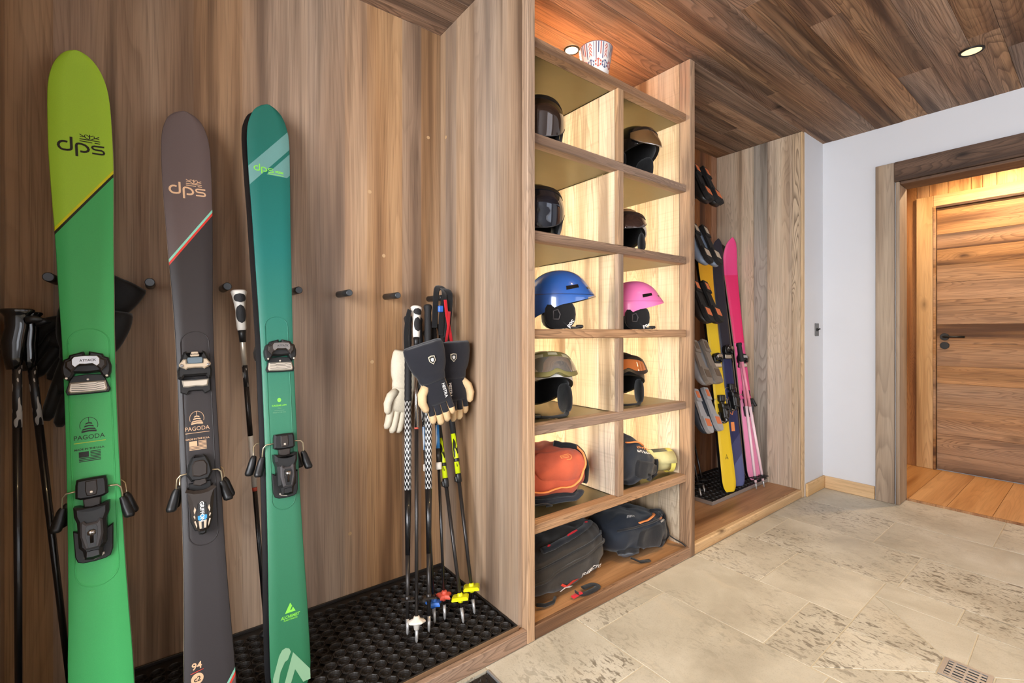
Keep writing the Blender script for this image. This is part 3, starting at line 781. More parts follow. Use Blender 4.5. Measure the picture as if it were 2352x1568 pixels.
M_['alu'] = plain('satin_aluminium', srgb(216, 204, 186), .35, .6)
M_['brown_black'] = plain('brown_black_plastic', srgb(46, 38, 33), .45, noise_amt=.1, nscale=100)
M_['wire'] = plain('brake_wire', srgb(206, 190, 158), .3, .8)

def ski_frame(x0, Y0, k, slope, z0=.066):
    L = sqrt(1 + k*k)
    z = Vector((slope, k/L, 1/L)).normalized()
    x = Vector((1, 0, -slope*L)).normalized(); x = (x - z*x.dot(z)).normalized()
    return frame((x0, Y0, z0), x, z.cross(x), z)

class Ski:
    def __init__(s, name, label, cat_group, Mx, tab, top, side, tip=.02, th=.011, tail=.0):
        s.tab = tab; s.L = tab[-1][0]; s.tip = tip; s.th = th
        s.root = thing(name, label, 'ski', Mx, cat_group)
        mb = MB(); n = 70; rings = []
        cols = [-1.0, -.965, -.5, 0, .5, .965, 1.0]
        st = [s.L*i/56 for i in range(53)]
        st += [s.L - d for d in (.11, .09, .075, .06, .048, .037, .028, .02, .013, .008, .004, .0015)]
        st = sorted(set([round(a, 5) for a in st if a < s.L] + [.004, .012, .025] + [s.L - .0005]))
        for a in st:
            hw = max(.0012, catmull(tab, a)); y = s.y(a); t = s.thick(a)
            top_ = [(c*hw, y + (.0016 if abs(c) == 1 else (.0 if abs(c) > .9 else -.0004)), a) for c in cols]
            bot = [(c*hw, y + t, a) for c in (1.0, 0, -1.0)]
            rings.append(top_ + bot)
        m = len(rings[0]); vs = [p for r in rings for p in r]
        mats = [0]*6 + [1, 2, 2, 1]
        for j in range(m):
            k = (j + 1) % m
            fs = [(i*m + j, i*m + k, (i + 1)*m + k, (i + 1)*m + j) for i in range(len(rings) - 1)]
            if j == 0: base = len(mb.v); mb.add(vs, [], None)
            for f in fs: mb.f.append(tuple(base + q for q in f)); mb.m.append(mats[j]); mb.sm.append(j < 6)
        mb.f.append(tuple(base + j for j in range(m))[::-1]); mb.m.append(1); mb.sm.append(False)
        mb.f.append(tuple(base + (len(rings) - 1)*m + j for j in range(m))); mb.m.append(1); mb.sm.append(False)
        s.body = mb.build('ski_body', [top, side, M_['ski_base']], s.root)
        s.top = top
    def y(s, a):
        d = max(0, a - (s.L - .24)); return -s.tip*(d/.24)**2
    def thick(s, a):
        return .0045 + (s.th - .0045)*max(0, min(1, min(a/.35, (s.L - a)/.45)))**.8
    def fn(s, off=.0007):
        return lambda x, z: (x, s.y(z) - .0004 - off, z)
    def emboss(s, s0, s1, hw):
        pts = []
        r = hw*.95
        for i in range(13):
            a = pi*i/12; pts.append((-hw*cos(a), s1 - r + r*sin(a)))
        for i in range(13):
            a = pi*i/12; pts.append((hw*cos(a), s0 + r - r*sin(a)))
        pts.append(pts[0])
        mb = MB(); mb.tube([(x, -.0002, z) for x, z in pts], .0015, 6); mb.build('embossed_ridge', s.top, s.root)

def dps_strokes():
    L_ = {'d': ([(640, 540), (560, 512), (470, 505), (400, 525), (350, 580), (335, 650), (360, 720), (420, 785), (500, 822), (620, 838), (720, 832), (760, 805), (770, 740), (766, 345)], 88),
          'p': ([(942, 1075), (936, 660), (955, 608), (1010, 592), (1120, 608), (1240, 662), (1320, 740), (1350, 820), (1325, 880), (1260, 908), (1180, 912), (1060, 890)], 88),
          's': ([(1905, 735), (1560, 690), (1495, 700), (1478, 745), (1515, 800), (1600, 832), (1800, 862), (1870, 905), (1892, 965), (1870, 1005), (1800, 1010), (1470, 962)], 74)}
    snow = [([(1060, 225), (1370, 440)], 32), ([(1060, 318), (1210, 325)], 26), ([(1235, 255), (1235, 335)], 30), ([(1405, 255), (1405, 435)], 36), ([(1260, 240), (1400, 332)], 28),
            ([(1535, 288), (1405, 337)], 26), ([(1740, 345), (1460, 440)], 32), ([(1740, 432), (1590, 395)], 26), ([(1560, 310), (1565, 390)], 30)]
    bars = [([(1050, 405), (1755, 522)], 38), ([(1050, 488), (1490, 560)], 38), ([(1570, 570), (1762, 606)], 38)]
    return L_, snow, bars
def dps_logo(mb, cx, cz, width, fn, beside=False, vscale=1.28):
    L_, snow, bars = dps_strokes(); k = width/1645
    def tr(p, dx=0, dy=0):
        x, y = p; y = y - (x - 1110)*.150
        return (cx + (x + dx - 1112)*k, cz - (y + dy - 690)*k*vscale)
    for pts, w_ in L_.values(): mb.ribbon([tr(p) for p in pts], w_*k*1.08, fn=fn)
    if not beside:
        for pts, w_ in snow + bars: mb.ribbon([tr(p) for p in pts], w_*k*1.05, fn=fn)
    else:
        for pts, w_ in snow: mb.ribbon([tr(p, 1000, 480) for p in pts], w_*k*1.3, fn=fn)
        mb.ribbon([tr((2050, 890)), tr((2760, 1005))], 50*k, fn=fn); mb.ribbon([tr((1470, 1085)), tr((2760, 1275))], 55*k, fn=fn); mb.ribbon([tr((2050, 990)), tr((2760, 1100))], 45*k, fn=fn)
def pagoda_logo(mb, cx, z_top, k, fn, line_mat=0):
    a = [(cx + .0175*k*cos(t), z_top - .021*k + .021*k*sin(t)) for t in [radians(q) for q in range(-20, 201, 10)]]
    mb.ribbon(a, .0011*k, fn=fn)
    mb.ribbon([(cx, z_top), (cx, z_top - .012*k)], .0012*k, fn=fn)
    for (zz_, w_) in ((.014, .007), (.021, .010), (.0285, .014)):
        mb.poly([(cx - w_*k, z_top - (zz_ + .0042)*k), (cx - w_*.8*k, z_top - zz_*k), (cx, z_top - (zz_ - .0015)*k), (cx + w_*.8*k, z_top - zz_*k), (cx + w_*k, z_top - (zz_ + .0042)*k), (cx, z_top - (zz_ + .0018)*k)], fn=fn)
    mb.poly([(cx - .0145*k, z_top - .0385*k), (cx - .0145*k, z_top - .034*k), (cx, z_top - .0325*k), (cx + .0145*k, z_top - .034*k), (cx + .0145*k, z_top - .0385*k), (cx, z_top - .0365*k)], fn=fn)
    add_text(mb, 'PAGODA', cx, z_top - .050*k, .0165*k, fn=fn, sx=.88)
    add_text(mb, 'MADE IN THE U.S.A.', cx, z_top - .080*k, .0066*k, fn=fn, sx=1.0, bold=True)
def pagoda_flag(mb, cx, z_top, k, fn):
    zt = z_top - .0865*k
    for i in range(7): mb.poly([(cx - (.021 if i > 3 else -.001)*k, zt - i*.0039*k), (cx + .021*k, zt - i*.0039*k), (cx + .021*k, zt - (i*.0039 + .0021)*k), (cx - (.021 if i > 3 else -.001)*k, zt - (i*.0039 + .0021)*k)], fn=fn)
    mb.poly([(cx - .021*k, zt), (cx - .002*k, zt), (cx - .002*k, zt - .0142*k), (cx - .021*k, zt - .0142*k)], fn=fn)

def sym(half):
    """mirror a right-half outline (top to bottom) into a closed polygon"""
    left = [(-x, y) for x, y in half if abs(x) > 1e-9]
    return half + left[::-1]
def scaled(half, kx, kz, y_ref):
    return sym([(x*kx, (y_ref - y)*kz) for x, y in half])

def binding(ski, toe_s, heel_s, style, cx=0.0, kx_t=7.3e-5, kz_t=1.0e-4, detail=True, wide=.0):
    r = ski.root; B = M_['black']; G = M_['brown_black']
    toe = bpy.data.objects.new('toe_piece', None); toe.empty_display_size = .02; COL.objects.link(toe); toe.parent = r; toe.location = (cx, 0, toe_s)
    heel = bpy.data.objects.new('heel_piece', None); heel.empty_display_size = .02; COL.objects.link(heel); heel.parent = r; heel.location = (cx, 0, heel_s)
    kx, kz = kx_t, kz_t
    def pr(name, half, y0, y1, mat, par, ref, c=.0015, kx=kx, kz=kz):
        mb = MB(); mb.prism(scaled(half, kx, kz, ref), y0, y1, c=c); return mb.build(name, mat, par)
    def disc(name, x, z, y, rad, mat, par, h=.002):
        mb = MB(); mb.lathe([(rad, 0), (rad, h*.6), (rad*.7, h)], 14, M=T(x, y, z) @ RX(pi/2)); return mb.build(name, mat, par)
    if style == 'attack':
        R = 340
        pr('toe_base', [(0, 920), (380, 950), (470, 1050), (590, 1330), (550, 1425), (0, 1435)], -.012, 0, B, toe, R)
        pr('toe_body', [(0, 430), (62, 430), (72, 340), (440, 420), (470, 490), (590, 530), (655, 720), (640, 900), (590, 1020), (520, 1060), (400, 990), (330, 880), (0, 900)], -.030, 0, B, toe, R, .004)
        pr('toe_cover', [(0, 455), (340, 470), (400, 540), (530, 590), (540, 740), (390, 880), (230, 720), (0, 715)], -.041, -.0301, G, toe, R, .004)
        pr('label_plate', [(0, 470), (300, 485), (365, 555), (365, 690), (285, 755), (165, 680), (0, 690)], -.0435, -.0411, M_['chrome'], toe, R, .001)
        a = pr('glide_plate', [(0, 1115), (470, 1115), (520, 1330), (470, 1390), (0, 1400)], -.018, -.0121, M_['alu'], toe, R, .003)
        if detail:
            for i in range(4):
                mb = MB(); q = [(-430, 1150 + 55*i), (-250, 1165 + 55*i), (-160, 1190 + 50*i), (180, 1190 + 50*i), (270, 1165 + 55*i), (430, 1150 + 55*i)]
                mb.ribbon([(x*kx, (R - y)*kz) for x, y in q], .0013, M=T(0, -.0182, 0)); mb.build('groove', G, toe)
            for sx in (-1, 1): disc('screw', sx*530*kx, (R - 1010)*kz, -.030, .0030, M_['alu'], toe)
            disc('screw', 0, (R - 1060)*kz, -.012, .0028, M_['alu'], toe)
            mb = MB(); add_text(mb, 'ATTACK', .004, (R - 590)*kz, .008, fn=lambda x, z: (x, -.0437, z), bold=True); mb.build('lettering', M_['grey_plastic'], toe)
        kx2, kz2 = kx*1.57, kz*1.57
        R = 110
        def ph(name, half, y0, y1, mat, c=.002): return pr(name, half, y0, y1, mat, heel, R, c, kx2, kz2)
        ph('heel_track', [(0, 940), (225, 950), (330, 900), (325, 1020), (310, 1300), (270, 1390), (180, 1420), (0, 1430)], -.014, 0, B)
        ph('heel_pad', [(0, 110), (240, 115), (262, 200), (268, 400), (190, 432), (0, 440)], -.026, 0, B, .005)
        ph('pad_inset', [(0, 150), (95, 150), (105, 300), (80, 385), (0, 390)], -.028, -.0255, G, .002)
        ph('neck', [(0, 425), (150, 430), (135, 560), (0, 575)], -.022, 0, G)
        ph('heel_tower', [(0, 575), (120, 560), (215, 525), (292, 520), (285, 670), (240, 770), (225, 1150), (165, 1210), (135, 1345), (0, 1365)], -.044, 0, B, .007)
        ph('heel_lever', [(0, 790), (80, 790), (130, 745), (180, 770), (185, 980), (120, 1180), (0, 1190)], -.054, -.0425, M_['grey_plastic'], .004)
        ph('lever_opening', [(0, 825), (75, 825), (100, 870), (98, 990), (62, 1150), (0, 1158)], -.0546, -.0535, M_['black_gloss'], .0003)
        ph('release_window', [(0, 1215), (100, 1220), (110, 1310), (0, 1320)], -.0455, -.0435, M_['black_gloss'], .001)
        ph('heel_plate', [(0, 1340), (165, 1310), (172, 1345), (120, 1370), (0, 1395)], -.0162, -.0135, M_['alu'], .0008)
        if detail:
            mb = MB(); mb.lathe([(.005, 0), (.009, .003), (.009, .010), (.0045, .013), (.0045, .022), (.003, .040)][::-1] if False else [(.0035, 0), (.0035, .018), (.008, .020), (.009, .028), (.005, .032)], 16, M=T(0, -.055, (R - 1090)*kz2)); mb.build('spring_screw', M_['chrome'], heel)
            disc('rivet', 0, (R - 330)*kz2, -.028, .0034, M_['alu'], heel)
        zb = (R - 290)*kz2
        brake_w, pad_w = .0365 + wide, .018
        pad_m = B
    else:
        R = 190
        pr('toe_base', [(0, 950), (410, 975), (415, 1330), (250, 1400), (190, 1310), (0, 1300)], -.012, 0, B, toe, R)
        pr('toe_body', [(0, 300), (110, 215), (150, 350), (225, 190), (300, 220), (390, 420), (480, 760), (465, 940), (370, 985), (300, 900), (0, 900)], -.029, 0, B, toe, R, .005)
        pr('toe_face', [(0, 560), (225, 560), (230, 445), (330, 450), (440, 590), (430, 640), (250, 730), (200, 700), (0, 690)], -.041, -.0285, M_['cream'], toe, R, .003)
        pr('indicator_window', [(0, 395), (190, 400), (222, 450), (205, 575), (0, 585)], -.0425, -.030, plain('smoky_window', srgb(120, 136, 146), .1, .5), toe, R, .002)
        pr('name_plate', [(0, 232), (88, 235), (130, 340), (100, 372), (0, 372)], -.036, -.0285, M_['cream'], toe, R, .001)
        mb = MB(); add_text(mb, 'MARKER', 0, (R - 305)*kz, .0052, fn=lambda x, z: (x, -.0363, z), bold=True); mb.build('lettering', G, toe)
        pr('glide_plate', [(0, 1010), (375, 1000), (340, 1190), (200, 1205), (0, 1185)], -.018, -.0121, M_['alu'], toe, R, .003)
        for sx in (-1, 1): disc('stud', sx*365*kx, (R - 625)*kz, -.041, .0042, M_['chrome'], toe, .003)
        kx2, kz2 = kx*1.62, kz*1.62
        R = 100
        def ph(name, half, y0, y1, mat, c=.002): return pr(name, half, y0, y1, mat, heel, R, c, kx2, kz2)
        ph('heel_track', [(0, 560), (190, 560), (185, 1180), (120, 1330), (0, 1350)], -.012, 0, B)
        ph('heel_pad', [(0, 160), (70, 165), (60, 100), (130, 150), (185, 260), (215, 420), (150, 530), (0, 540)], -.026, 0, B, .005)
        ph('pad_inset', [(0, 190), (90, 200), (140, 280), (130, 450), (0, 480)], -.029, -.0255, G, .004)
        ph('neck', [(0, 480), (85, 470), (115, 590), (0, 625)], -.024, 0, G)
        ph('heel_tower', [(0, 690), (105, 680), (215, 640), (225, 620), (210, 830), (180, 1010), (165, 1120), (120, 1270), (60, 1330), (0, 1335)], -.046, 0, G, .008)
        ph('label_panel', [(0, 885), (65, 885), (88, 1010), (88, 1100), (62, 1290), (0, 1300)], -.0475, -.0455, M_['black_gloss'], .0006)
        ph('blue_band', [(0, 1070), (76, 1085), (74, 1140), (40, 1165), (0, 1135)], -.0481, -.0474, M_['blue_print'], .0002)
        for sx in (-1, 1):
            mb = MB(); mb.prism([(sx*(14 if False else 20)*kx2, (R - 1170)*kz2), (sx*66*kx2, (R - 1160)*kz2), (sx*52*kx2, (R - 1285)*kz2), (sx*20*kx2, (R - 1285)*kz2)], -.0481, -.0474); mb.build('cream_patch', M_['cream'], heel)
            for (a, b, c_, d) in (((118, 930), (135, 990), (125, 1050), (95, 980)), ((125, 1060), (142, 1080), (120, 1130), (112, 1100)), ((112, 1150), (135, 1160), (95, 1270), (88, 1230))):
                mb = MB(); mb.prism([(sx*q[0]*kx2, (R - q[1])*kz2) for q in (a, b, c_, d)], -.0462, -.040); mb.build('cream_patch', M_['cream'], heel)
        mb = MB(); add_text(mb, 'GRIFFON', 0, (R - 1020)*kz2, .0125, fn=lambda x, z: (x, -.0484, z), bold=True, rot=-pi/2); mb.build('lettering', M_['white_print'], heel)
        ph('adjust_knob', [(0, 1320), (70, 1310), (60, 1380), (0, 1395)], -.038, -.012, B, .004)
        zb = (R - 390)*kz2
        brake_w, pad_w = .031 + wide, .018; pad_m = B
    for sx in (-1, 1):
        mb = MB(); bw = brake_w + .012
        mb.tube([(sx*.020, -.010, zb), (sx*bw, -.009, zb - .002), (sx*(bw + .007), -.007, zb - .010), (sx*(bw + .009), -.002, zb - .026), (sx*(bw + .010), .004, zb - .055)], .0021, 8)
        br = mb.build('brake_arm', M_['wire'], heel)
        mb = MB(); mb.tube([(sx*(bw + .007), .002, zb - .036), (sx*(bw + .011), .003, zb - .046), (sx*(bw + .016), .002, zb - .066), (sx*(bw + .022), -.002, zb - .086), (sx*(bw + .023), -.003, zb - .092)], [.006, .0095, .0115, .012, .007], 8, flat=(1, .8))
        mb.build('brake_pad', pad_m, heel)
    return toe, heel

def copy_tree(o, parent=None, skip=()):
    c = o.copy(); COL.objects.link(c); c.parent = parent
    for ch in list(o.children):
        if ch.name.split('.')[0] in skip: continue
        copy_tree(ch, c, skip)
    return c
def rear_ski(front, label, dx=0.0, gap=.0235, skip=('print', 'embossed_ridge')):
    c = copy_tree(front.root, None, skip); c.matrix_basis = front.root.matrix_basis @ T(dx, gap, .006) @ RZ(pi)
    c['label'] = label; return c

TAB = {
 'green': [(0, .045), (.012, .055), (.04, .0605), (.2, .0607), (.345, .0565), (.513, .0531), (.734, .0508), (.892, .0506), (1.043, .0523), (1.149, .0551), (1.318, .0591), (1.517, .0657), (1.62, .066), (1.70, .0645), (1.748, .0606), (1.791, .050), (1.82, .035), (1.835, .020), (1.842, .004)],
 'dark': [(0, .042), (.015, .052), (.05, .056), (.159, .0555), (.309, .0506), (.475, .0470), (.73, .0462), (.889, .0449), (1.015, .0456), (1.144, .0484), (1.264, .0535), (1.416, .0593), (1.529, .0622), (1.616, .0626), (1.66, .0605), (1.689, .0563), (1.726, .043), (1.745, .025), (1.754, .004)],
 'teal': [(0, .030), (.012, .042), (.04, .0515), (.108, .0532), (.227, .052), (.411, .0484), (.654, .0459), (.84, .0461), (1.005, .047), (1.118, .0492), (1.263, .0532), (1.413, .057), (1.568, .0622), (1.695, .0651), (1.73, .064), (1.76, .0608), (1.809, .044), (1.83, .024), (1.84, .004)]}
GR = 'skis leaning in the oak locker'
lime, grn = srgb(176, 220, 62), srgb(74, 186, 104)
m_green = print_mat('green_topsheet', 1.456, [(0, grn), (1.3925, srgb(34, 40, 20)), (1.398, srgb(226, 220, 30)), (1.4075, lime)])
def dark_extra(N, col, v, sp):
    a = N.math('LESS_THAN', v, .048); return N.mix(a, col, srgb(96, 82, 82))
m_dark = print_mat('dark_topsheet', 1.50, [(0, srgb(92, 77, 74)), (.034, srgb(206, 60, 46)), (.0425, srgb(128, 190, 165)), (.051, srgb(48, 43, 43)), (1.333, srgb(206, 56, 44)), (1.341, srgb(132, 196, 170)), (1.349, srgb(92, 77, 74))])
def teal_extra(N, col, v, sp):
    g = N.math('DIVIDE', sp.outputs[2], 1.84, clamp=True)
    base = N.ramp(g, [(.0, srgb(38, 106, 68)), (.45, srgb(54, 120, 92)), (.72, srgb(24, 108, 100)), (1.0, srgb(28, 96, 82))])
    band = srgb(100, 144, 138)
    b1 = N.math('MULTIPLY', N.math('GREATER_THAN', v, 1.620), N.math('LESS_THAN', v, 1.688))
    b2 = N.math('MULTIPLY', N.math('MULTIPLY', N.math('GREATER_THAN', v, 1.528), N.math('LESS_THAN', v, 1.604)), N.math('GREATER_THAN', sp.outputs[2], 1.592))
    return N.mix(N.math('MAXIMUM', b1, b2), base, band)
m_teal = print_mat('teal_topsheet', 1.21, [(0, srgb(40, 124, 100))], extra=teal_extra)

sk_g = Ski('alpine_ski', 'wide bright green ski with lime tip, leftmost of the front skis', GR, ski_frame(-.1006, 1.50, .155, -.0413), TAB['green'], m_green, M_['sidewall'])
sk_g.emboss(.40, 1.058, .041)
mb = MB(); dps_logo(mb, .0005, 1.5695, .0985, sk_g.fn()); mb.build('logo_print', M_['label_black'], sk_g.root)
mb = MB(); pagoda_logo(mb, -.006, .824, 1.0, sk_g.fn()); mb.build('logo_print', M_['label_black'], sk_g.root)
mb = MB(); pagoda_flag(mb, -.006, .824, 1.0, sk_g.fn()); mb.build('flag_print', M_['label_black'], sk_g.root)
mb = MB(); mb.ribbon([(-.0355, .7605), (.0255, .7605)], .0016, fn=sk_g.fn()); mb.build('yellow_line', M_['yellow_print'], sk_g.root)
binding(sk_g, .9938, .671, 'attack', cx=-.0035)

sk_b = Ski('alpine_ski', 'dark charcoal ski with peach lettering, standing between the green and teal skis', GR, ski_frame(.1145, 1.40, .215, -.0259), TAB['dark'], m_dark, M_['sidewall'])
sk_b.emboss(.470, 1.061, .0335)
mb = MB(); dps_logo(mb, -.001, 1.503, .0935, sk_b.fn()); mb.build('logo_print', M_['peach'], sk_b.root)
mb = MB(); pagoda_flag(mb, -.004, .831, .95, sk_b.fn()); mb.build('flag_print', M_['peach'], sk_b.root)
mb = MB(); pagoda_logo(mb, -.004, .831, .95, sk_b.fn()); mb.ribbon([(-.032, .7715), (.024, .7715)], .0014, fn=sk_b.fn()); mb.build('logo_print', M_['peach'], sk_b.root)
mb = MB(); add_text(mb, '94', -.028, .181, .022, fn=sk_b.fn(), bold=True); mb.build('number_print', M_['peach'], sk_b.root)
mb = MB(); mb.poly([(-.028 + .0135*cos(radians(a)), .150 + .0135*sin(radians(a))) for a in range(0, 360, 20)], fn=sk_b.fn())
mb.build('circle_print', M_['peach'], sk_b.root)
mb = MB(); mb.ribbon([(-.042, .1655), (-.014, .1685)], .0014, fn=sk_b.fn()); mb.build('red_line', M_['red_print'], sk_b.root)
mb = MB(); add_text(mb, 'c2', -.028, .150, .016, fn=sk_b.fn(.0011), bold=True); mb.build('circle_mark', M_['label_black'], sk_b.root)
binding(sk_b, 1.0, .712, 'griffon', cx=-.004, kx_t=8.4e-5, kz_t=1.0e-4)

sk_t = Ski('alpine_ski', 'teal green ski with pale diagonal bands near the tip, right of the charcoal ski', GR, ski_frame(.3075, 1.43, .19, -.0035), TAB['teal'], m_teal, M_['dark_sidewall'])
sk_t.emboss(.509, 1.104, .0325)
mb = MB(); dps_logo(mb, -.018, 1.611, .060, sk_t.fn(), beside=True); mb.build('logo_print', M_['lime_print'], sk_t.root)
mb = MB()
mb.poly([(.0036 + .0055*cos(radians(a)) - .005, .838 + .0065*sin(radians(a))) for a in range(0, 360, 20)], fn=sk_t.fn())
add_text(mb, 'CASSIAR A94', -.002, .8215, .0072, fn=sk_t.fn(), bold=True); mb.build('logo_print', M_['lime_print'], sk_t.root)
mb = MB(); mb.poly([(-.0105, .2175), (.0045, .2435), (.0095, .2340), (.0035, .2235), (.0075, .2235), (.0115, .2305), (.0185, .2175)], fn=sk_t.fn())
add_text(mb, 'ALCHEMIST', .004, .2075, .0115, fn=sk_t.fn(), bold=True, shear=.25, sx=.85); add_text(mb, 'PURE CARBON', .004, .199, .0055, fn=sk_t.fn(), bold=True, shear=.2)
mb.build('logo_print', M_['lime_print'], sk_t.root)
mb = MB(); mb.ribbon([(-.016, .806), (.012, .806)], .0007, fn=sk_t.fn()); add_text(mb, '178cm', -.002, .813, .0042, fn=sk_t.fn()); add_text(mb, 'MADE IN THE U.S.A.', -.002, .800, .0042, fn=sk_t.fn()); mb.build('fine_print', M_['pale_print'], sk_t.root)
mb = MB()
bar = [(-.0475, .060), (-.030, .112), (-.022, .124), (-.012, .127), (-.003, .122), (.001, .112), (-.008, .094), (-.016, .091), (-.028, .070), (-.037, .030), (-.0475, .0105)]
mb.poly(bar, fn=sk_t.fn())
mb.poly([(-.030, .004), (.0065, .1085), (.050, .047), (.0500, .020), (.030, .020), (.010, .062), (-.012, .004)], fn=sk_t.fn())
mb.build('tail_print', M_['pale_print'], sk_t.root)
binding(sk_t, 1.026, .734, 'attack', cx=.004, kx_t=6.9e-5, kz_t=9.2e-5)

rear_ski(sk_g, 'second green ski of the pair, hidden behind the lime-tipped ski', skip=('logo_print', 'flag_print', 'yellow_line', 'embossed_ridge'))
rear_ski(sk_b, 'second charcoal ski of the pair, hidden behind the one with peach lettering', skip=('logo_print', 'flag_print', 'red_line', 'circle_mark', 'circle_print', 'number_print', 'embossed_ridge'))
rear_ski(sk_t, 'second teal ski of the pair, its edge showing left of the banded teal ski', dx=-.012, skip=('logo_print', 'fine_print', 'tail_print', 'embossed_ridge'))
# ---------------------------------------------------------------- ski poles and gloves in the oak locker
def pattern_mat(name, dark, light, freq, kind='chevron'):
    N = NT(name); tc = N.new('ShaderNodeTexCoord'); sp = N.new('ShaderNodeSeparateXYZ'); N.link(tc.outputs['Object'], sp.inputs[0])
    ang = N.math('ARCTAN2', sp.outputs[1], sp.outputs[0])
    if kind == 'chevron':
        a = N.math('ABSOLUTE', N.math('SUBTRACT', N.math('FRACT', N.math('MULTIPLY', ang, 1.1)), .5))
        v = N.math('FRACT', N.math('ADD', N.math('MULTIPLY', sp.outputs[2], freq), N.math('MULTIPLY', a, 1.3)))
        on = N.math('MULTIPLY', N.math('LESS_THAN', v, .48), N.math('GREATER_THAN', N.math('ABSOLUTE', N.math('SUBTRACT', a, .22)), .045))
    else:
        n = N.noise(N.mapping(tc.outputs['Object'], (90, 90, freq)), 1.0, 1)
        on = N.math('GREATER_THAN', n, .56)
    return N.out(N.mix(on, dark, light), .4)
M_['carbon_pattern'] = pattern_mat('black_white_chevron', srgb(26, 26, 27), srgb(222, 220, 216), 44)
M_['speckle_silver'] = pattern_mat('silver_black_print', srgb(30, 28, 28), srgb(170, 164, 156), 30, 'n')
M_['blue_shaft'] = pattern_mat('blue_shaft_print', srgb(42, 106, 160), srgb(200, 206, 212), 12, 'n')
M_['yellow_shaft'] = pattern_mat('yellow_shaft_print', srgb(206, 222, 22), srgb(36, 38, 20), 26, 'n')
M_['shaft'] = plain('graphite_shaft', srgb(54, 50, 48), .32, .5)
M_['shaft_black'] = plain('black_shaft', srgb(20, 19, 20), .3, coat=.3)
M_['grip'] = plain('grip_rubber', srgb(30, 29, 30), .7, bump=.3, nscale=300)
M_['grip_white'] = plain('grip_white', srgb(226, 220, 210), .45)
M_['webbing'] = fabric('black_webbing', srgb(28, 27, 28), .9, 1500)
M_['red_strap'] = fabric('red_webbing', srgb(196, 30, 40), .8, 1500)
M_['yellow'] = plain('yellow_plastic', srgb(226, 226, 20), .4)
M_['red'] = plain('coral_plastic', srgb(206, 84, 66), .45)
M_['blue'] = plain('blue_plastic', srgb(48, 104, 190), .4)
M_['white_plastic'] = plain('white_plastic', srgb(232, 222, 208), .45)
M_['tan'] = fabric('tan_leather', srgb(226, 194, 148), .75, 300, .05)
M_['cream_leather'] = fabric('cream_leather', srgb(226, 214, 190), .75, 300, .05)
M_['glove_black'] = fabric('glove_shell', srgb(36, 36, 42), .85, 1200)
M_['dark_leather'] = fabric('dark_leather', srgb(24, 22, 21), .6, 300)

def axis_frame(tip, top):
    z = (Vector(top) - Vector(tip)); L = z.length; z.normalize()
    x = Vector((1, 0, 0)); x = (x - z*x.dot(z)).normalized()
    return frame(tip, x, z.cross(x), z), L
def basket_star(root, z, r, mat, n=6, th=.006, notch=.55, tilt=0.0, name='basket', rot=0.0):
    pts = []
    for i in range(n*2):
        a = pi*i/n + rot; rr_ = r if i % 2 == 0 else r*notch
        pts.append((rr_*cos(a), rr_*sin(a)))
    mb = MB(); Mx = T(0, 0, z) @ RX(tilt)
    mb.loft([[(x, y, 0) for x, y in pts], [(x*1.02, y*1.02, th*.5) for x, y in pts], [(x*.8, y*.8, th) for x, y in pts]], M=Mx, smooth=False)
    mb.lathe([(.0085, -.012), (.010, 0), (.010, th + .006), (.008, th + .010)], 12, M=Mx)
    return mb.build(name, mat, root)
def basket_disc(root, z, r, mat, dome=.012, wavy=0):
    n = 32; mb = MB()
    def ring(rad, zz, wv=0): return [((rad + wv*sin(8*2*pi*j/n))*cos(2*pi*j/n), (rad + wv*sin(8*2*pi*j/n))*sin(2*pi*j/n), z + zz) for j in range(n)]
    mb.loft([ring(.009, -.022), ring(.011, -.008), ring(r*.8, -.004, wavy), ring(r, 0, wavy), ring(r*.9, dome*.5, wavy), ring(r*.4, dome), ring(.009, dome + .008)])
    return mb.build('basket', mat, root)
def pole(label, tip, top, segs, group='ski poles in the oak locker', grip=None, basket=None, name='ski_pole', tip_len=.05):
    Mx, L = axis_frame(tip, top)
    r = thing(name, label, 'ski pole', Mx, group)
    mb = MB(); mb.lathe([(.0016, 0), (.0045, .006), (.0055, tip_len*.4), (.0062, tip_len)], 12); mb.build('tip', M_['steel'], r)
    for (z0, z1, r0, r1, mat, nm) in segs:
        mb = MB(); mb.lathe([(r0, z0), (r1, z1)], 16); mb.build(nm, mat, r)
    if grip: grip(r, L)
    if basket: basket(r)
    return r, L
def strap_loop(root, pts, w=.011, mat=None, name='strap'):
    mb = MB(); mb.tube(pts, w, 8, flat=(1, .16)); return mb.build(name, mat or M_['webbing'], root)
